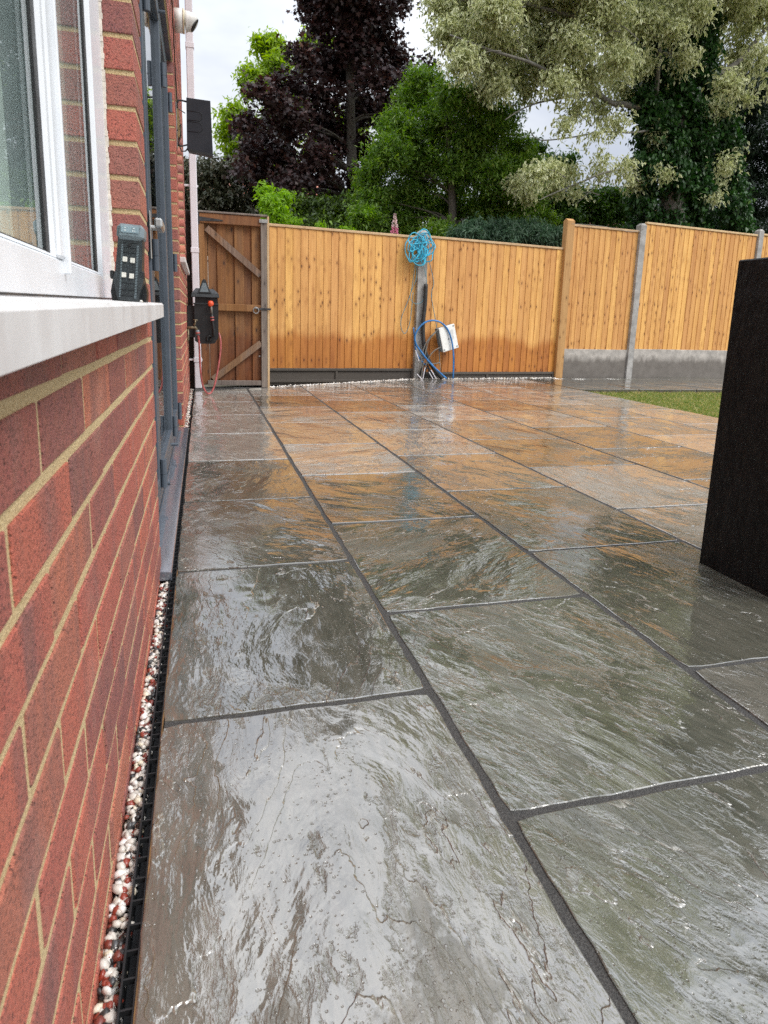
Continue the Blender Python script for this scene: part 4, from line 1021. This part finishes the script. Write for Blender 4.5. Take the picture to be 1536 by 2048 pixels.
# dark maple
Lm = [(700, -160, 70), (640, -60, 60), (760, -60, 60), (690, -60, 80), (620, 5, 34), (690, 20, 62), (755, 30, 45), (800, -10, 32), (640, 55, 36), (700, 75, 60), (760, 85, 45), (790, 120, 40),
      (850, 115, 16, .4), (815, 165, 30), (600, 110, 30), (640, 130, 46), (700, 140, 60), (760, 165, 50), (590, 170, 36), (640, 190, 48), (560, 165, 24), (515, 180, 26, .8), (545, 205, 34),
      (490, 245, 30), (520, 270, 40), (580, 240, 46), (650, 250, 52), (720, 220, 50), (770, 230, 40), (800, 215, 30), (860, 130, 16, .5), (500, 300, 30), (560, 310, 45), (630, 320, 50), (700, 290, 45), (740, 310, 36),
      (520, 345, 34), (590, 370, 45), (660, 380, 46), (480, 330, 18), (720, 360, 34), (620, 420, 40), (690, 430, 36), (570, 420, 34), (495, 290, 26)]
bl = blobs_at(Lm, 14, .9); Lm = [(x, y, q*.93, *z) for x, y, q, *z in Lm]; bl = blobs_at(Lm, 14, .9); bs = at(712, 600, 14); bs.z = GZ
tree('purple_maple', 'tall dark purple maple tree behind the middle of the fence', 'tree', bs, [at(705, 400, 14), at(700, 150, 14), at(695, -120, 14)], .16, bl, 52000, .118, 'maple', LMAP, nl=60, seed=2, per=9, spread=.20, droop=.55, bias=.6)
# lime green tree behind it
Ll = [(545, 95, 26), (520, 85, 12), (560, 130, 26), (540, 150, 22), (505, 150, 20), (500, 175, 20), (625, 85, 22), (655, 95, 18), (470, 232, 26), (455, 265, 20), (500, 280, 24), (610, 130, 22), (720, 105, 14), (590, 200, 40, .5), (700, 250, 40, .5),
      (470, 300, 22), (540, 240, 26, .6), (640, 300, 40, .5), (560, 330, 40, .4)]
bs = at(560, 620, 18.5); bs.z = GZ
tree('lime_tree', 'lime green leafy tree showing behind the purple maple', 'tree', bs, [at(560, 400, 18.5), at(560, 200, 18.5), at(548, 110, 18.5)], .12, blobs_at(Ll, 18.5, .6), 20000, .15, 'oval', LLIME, nl=24, seed=3, spread=.2)
# hedge behind gate
Lh = [(x, y, 34) for x in range(360, 600, 28) for y in (350, 395, 440, 485)]+[(385, 335, 22), (420, 325, 18), (470, 338, 18)]
bs = at(460, 620, 16.5); bs.z = GZ
tree('hedge', 'dull olive hedge rising behind the brown gate', 'hedge', bs, None, .1, blobs_at(Lh, 16.5, .5), 40000, .12, 'oval', LHEDGE, seed=4, spread=.14)
# bright shrub
Lf = [(530, 385, 14), (540, 405, 20), (552, 430, 24), (570, 395, 14), (545, 450, 20), (520, 470, 26), (585, 450, 16, .6), (690, 465, 16, .6), (735, 425, 12, .6), (640, 455, 14, .5)]
bs = at(545, 620, 11.0); bs.z = GZ
tree('bright_shrub', 'acid green feathery shrub just right of the gate top', 'shrub', bs, [at(545, 430, 11)], .04, blobs_at(Lf, 11, .3), 6500, .085, 'slim', LFERN, nl=8, seed=6, spread=.10)
# dark low shrubs under the maple
Lu = [(x, y, 30) for x in range(560, 760, 30) for y in (420, 455, 500)]
bs = at(640, 620, 12.4); bs.z = GZ
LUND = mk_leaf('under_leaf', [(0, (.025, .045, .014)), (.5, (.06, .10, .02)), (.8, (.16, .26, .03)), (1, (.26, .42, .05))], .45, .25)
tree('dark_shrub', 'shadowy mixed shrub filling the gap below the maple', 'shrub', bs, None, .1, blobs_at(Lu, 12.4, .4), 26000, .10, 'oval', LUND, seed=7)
# green tree in the middle
Lg = [(830, 150, 22, .8), (860, 165, 30), (900, 190, 40), (830, 200, 40), (950, 210, 44), (1000, 240, 44), (880, 250, 60), (800, 265, 45), (950, 280, 60), (1030, 300, 44), (780, 310, 46), (840, 320, 60), (920, 340, 60), (1000, 350, 55), (1060, 330, 30),
      (740, 350, 34), (750, 400, 46), (820, 400, 60), (900, 420, 60), (980, 420, 55), (1050, 400, 40), (730, 440, 40), (800, 460, 50), (880, 480, 50), (960, 480, 50), (1040, 460, 44), (1085, 440, 30), (1090, 370, 24), (760, 500, 50), (870, 530, 60), (1000, 530, 60), (790, 235, 22)]
bs = at(905, 620, 11.3); bs.z = GZ
tree('green_tree', 'dense mid green bushy tree behind the cord-hung fence post', 'tree', bs, [at(905, 450, 11.3), at(900, 330, 11.3), at(890, 230, 11.3)], .10, blobs_at(Lg, 11.3, .7), 135000, .088, 'slim', LGREEN, nl=30, seed=8, spread=.13, droop=-.1, bias=.45)
# grey green shrub + greens along the fence
Lq = [(x, 478-abs(x-1010)*.05, 26) for x in range(920, 1120, 22)]+[(x, 455, 20) for x in range(950, 1100, 30)]
bs = at(1010, 620, 9.6); bs.z = GZ
tree('grey_shrub', 'soft grey green shrub peeping over the fence left of the timber post', 'shrub', bs, None, .1, blobs_at(Lq, 9.8, .2), 16000, .10, 'needle', LGREYG, seed=9, per=12, spread=.1)
Lq = [(x, y, 30) for x in range(1060, 1300, 28) for y in (395+abs(x-1200)*.06, 430, 470)]+[(1100, 330, 26), (1125, 350, 30), (1075, 300, 18), (1140, 320, 16)]
bs = at(1180, 620, 13.5); bs.z = GZ
LMID = mk_leaf('mid_leaf', [(0, (.03, .075, .012)), (.6, (.065, .14, .02)), (1, (.16, .26, .05))], .45, .35)
tree('leafy_shrub', 'light green leafy shrub behind the timber post', 'shrub', bs, None, .1, blobs_at(Lq, 13.5, .4), 34000, .105, 'oval', LMID, seed=10)
# variegated tree with ivy-clad trunk
random.seed(9)
VY = 10.6
Lv = []
for (x, y, r_, wt) in [(960, -60, 80, 1), (1060, -80, 90, 1), (1170, -90, 90, 1), (1280, -120, 90, 1), (1400, -140, 90, 1), (880, 10, 34, .9), (930, 30, 50, 1), (990, 20, 55, 1), (1060, 10, 60, 1), (1140, 20, 60, .9), (1220, 10, 60, .7), (900, 70, 40, 1), (950, 85, 46, 1), (1010, 90, 50, 1), (1080, 85, 55, 1), (1150, 90, 55, .75),
        (1230, 70, 46, .5), (925, 125, 36, 1), (975, 140, 40, 1), (1030, 145, 44, 1), (1090, 140, 44, .9), (960, 185, 26, .8), (1000, 180, 30, .8), (1050, 185, 26, .7), (1120, 170, 40, .6), (1170, 160, 40, .5), (1200, 220, 40, .3), (1240, 180, 40, .35), (1150, 220, 34, .3), (1130, 255, 26, .35), (1230, 250, 36, .28), (1190, 270, 30, .2),
        (1285, 130, 34, .5), (1290, 175, 26, .5), (1370, 120, 30, .6), (1390, 160, 30, .5), (1420, 190, 34, .55), (1460, 170, 34, .55), (1490, 200, 24, .4), (1440, 220, 26, .5), (1350, 60, 34, .5), (1340, 20, 34, .5), (1490, 60, 40, .35), (1520, 110, 36, .4), (1520, 20, 50, .8), (1500, -60, 80, .9), (1470, 20, 46, .7), (1480, 110, 40, .6), (1290, 40, 50, .8), (1240, 120, 44, .7), (1390, 20, 50, .7),
        (1040, 370, 24, 1), (1070, 350, 26, 1), (1100, 345, 26, .9), (1060, 392, 20, 1), (1110, 375, 24, .9), (1140, 350, 22, .7), (1150, 385, 20, .6), (1200, 350, 24, .4), (1250, 340, 30, .4), (1270, 370, 24, .45), (1200, 320, 30, .25),
        (1310, 280, 20, .5), (1310, 310, 18, .4), (1450, 330, 26, .4), (1470, 310, 20, .4), (1440, 370, 18, .4), (1430, 400, 14, .3), (1330, 350, 20, .4)]:
    Lv.append((x, y, r_*1.02, wt, random.uniform(-1.2, .35)))
vb = blobs_at(Lv, VY)
bs = at(1340, 640, VY); bs.z = GZ
vt = empty('variegated_tree', bs); tag(vt, 'large tree with pale cream-edged leaves and an ivy-clad trunk at the right', 'tree')
o, C = foliage('crown', vb, 120000, .085, 'oval', LVAR, None, per=7, spread=.17, droop=.7, seed=12, bias=.75); o.parent = vt; o.location = -bs
ub = []
for k in range(34):
    a_, e_, q_ = random.uniform(0, 6.28), random.uniform(-1, 1), random.random()**.5
    ub.append((8.2+3.4*q_*math.cos(a_)*(1-e_*e_*.5), 10.8+2.4*q_*math.sin(a_), 9.4+3.9*e_, random.uniform(1.0, 1.5), 1))
o, _C = foliage('upper_crown', ub, 42000, .15, 'oval', LVAR, None, per=7, spread=.22, droop=.7, seed=22, bias=.6); o.parent = vt; o.location = -bs
mb = MB()
tk = [bs, at(1345, 400, VY), at(1350, 200, VY), at(1350, 0, VY), at(1345, -300, VY)]; mb.tube(spline(tk, 5), [.26-.008*i for i in range(21)], 12)
def limb(pix, r0, r1, dY=-.3):
    P = spline([at(x, y, VY+dY+(d if d else 0)) for x, y, d in pix], 5); n_ = len(P); mb.tube(P, [r0+(r1-r0)*i/(n_-1) for i in range(n_)], 7)
limb([(1320, 230, .2), (1255, 210, 0), (1220, 205, -.1), (1180, 175, -.2), (1120, 155, -.4), (1060, 125, -.5), (980, 100, -.6), (900, 70, -.7)], .055, .012)
limb([(1220, 206, -.1), (1180, 190, -.15), (1100, 200, -.3), (1050, 215, -.4), (1010, 240, -.5)], .028, .006)
limb([(1300, 260, 0), (1265, 265, -.1), (1205, 264, -.2), (1140, 275, -.3), (1080, 280, -.4), (1060, 262, -.4)], .020, .006)
limb([(1310, 330, 0), (1270, 335, -.1), (1210, 345, -.2), (1160, 365, -.3), (1100, 390, -.3), (1080, 400, -.4)], .026, .006)
limb([(1230, 340, -.2), (1200, 365, -.2), (1150, 410, -.2)], .012, .005)
limb([(1312, 205, 0), (1318, 120, -.2), (1322, 60, -.2), (1322, 0, -.2), (1330, -120, -.2)], .036, .028)
limb([(1318, 95, -.2), (1345, 40, -.3), (1360, -20, -.3)], .018, .010)
limb([(1420, 160, 0), (1480, 120, 0), (1530, 60, 0), (1580, 10, 0)], .05, .03)
limb([(1350, 120, .2), (1240, 60, 0), (1100, 20, -.3), (1000, -10, -.4)], .05, .012)
limb([(1060, 125, -.5), (1040, 90, -.5), (1010, 40, -.6)], .014, .005); limb([(1180, 175, -.2), (1160, 120, -.3), (1150, 60, -.3)], .016, .006)
for k in random.sample(range(len(C)), 150):
    c = Vector(C[k]); d_ = Vector((random.uniform(.1, .5), random.uniform(-.1, .3), random.uniform(-.2, .15))); mb.tube(spline([c+d_, c+d_*.45+Vector((0, 0, .04)), c], 3), [.010-.001*i for i in range(7)], 5)
q = mb.build('trunk', BARKG, vt, True); q.location = -bs
# ivy
Li = []
for y in range(-320, 520, 26):
    w_ = 52 if y < 200 else 60+(y-200)*.10
    for dx in (-1, -.3, .4, 1.15): Li.append((1352+dx*w_+random.uniform(-10, 10)+(18 if 250 < y else 0), y, 30 if y < 200 else 36, 1, random.uniform(-.35, .1)))
iv, C2 = foliage('ivy', blobs_at(Li, VY), 90000, .088, 'ivy', LIVY, None, per=8, spread=.10, droop=.8, seed=13); iv.parent = vt; iv.location = -bs
tag(iv, 'dark ivy wrapped round the trunk')
# conifer hedge at right
Lc = [(x, y, 42) for x in range(1400, 1760, 36) for y in range(230, 560, 40)]+[(x, y, 34) for x in range(1450, 1760, 36) for y in (150, 180, 205)]
bs = at(1500, 640, 12.5); bs.z = GZ
tree('conifer_hedge', 'very dark conifer hedge at the right edge behind the fence', 'hedge', bs, None, .1, blobs_at(Lc, 12.3, .4), 110000, .14, 'needle', LCON, seed=14, per=14, spread=.16, bias=.7)
# lupin
lp = at(788, 500, 9.3); lp.z = .9
lu = empty('lupin_flower', (lp.x, 9.3, 1.25)); tag(lu, 'pink and white lupin flower spike poking above the fence', 'flower')
PINK = plain('pink_petal', (.72, .22, .36), .6, var=.2, sc=30); PALE = plain('pale_petal', (.80, .60, .60), .6, var=.15, sc=30)
top = at(788, 420, 9.3); bot = at(790, 466, 9.3); off = Vector((lp.x, 9.3, 1.25))
def petals(z0, z1, r0, r1, mat, n):
    mb = MB()
    for k in range(n):
        t = k/n; a = k*2.4; z = z0+(z1-z0)*t; rr = r0+(r1-r0)*t
        rr *= random.uniform(.5, 1.3); c = Vector((math.cos(a)*rr, math.sin(a)*rr, z+random.uniform(-.012, .012))); s_ = .011*(1-.3*t)
        mb.add([c+Vector((-s_, 0, -s_)), c+Vector((s_, 0, -s_)), c+Vector((math.cos(a)*s_*1.5, math.sin(a)*s_*1.5, s_)), c+Vector((0, s_, 0))], [(0, 1, 2), (1, 3, 2), (3, 0, 2), (0, 3, 1)])
    return mb
zb = bot.z-1.25; zt = top.z-1.25
petals(zb-.02, zb+.08, .045, .035, PINK, 60).build('lower_petals', PINK, lu); petals(zb+.08, zt-.04, .030, .008, PALE, 60).build('upper_petals', PALE, lu)
MB().tube([(0, 0, -.6), (0, 0, zt)], [.012, .004], 6).build('stem', LGREEN, lu)

# houses far behind
def farhouse(px, py, Y, w_, label, wallc):
    p = at(px, py, Y); h = empty('far_house', (p.x, Y, GZ)); tag(h, label, 'house', 'houses beyond the gardens')
    z1 = p.z-GZ; ez = z1-1.6
    MB().box(-w_/2, w_/2, 0, 7, 0, ez).build('wall', plain('far_wall', wallc, .8), h)
    MB().prism([(-.4, ez), (7.4, ez), (3.5, z1)], 0, -w_/2-.3, w_/2+.3).build('roof', plain('terracotta_roof', (.36, .13, .075), .8, var=.3, sc=3), h)
    MB().box(w_*.2, w_*.2+.7, 3.1, 3.9, z1-.6, z1+.5).build('chimney', plain('far_brick', (.24, .10, .07), .8), h)
    for x in (-w_*.3, w_*.15): 
        f = MB().box(x, x+1.2, -.05, .04, 1, 2.1).build('window', UPVC, h); MB().box(x+.08, x+1.12, -.055, -.051, 1.08, 2.02).build('pane', GASKET, f)
farhouse(460, 318, 34, 9, 'distant house whose terracotta roof shows above the olive hedge', (.5, .46, .4))
farhouse(1215, 372, 36, 10, 'distant house whose brown roof shows left of the ivy-clad trunk', (.3, .16, .12))
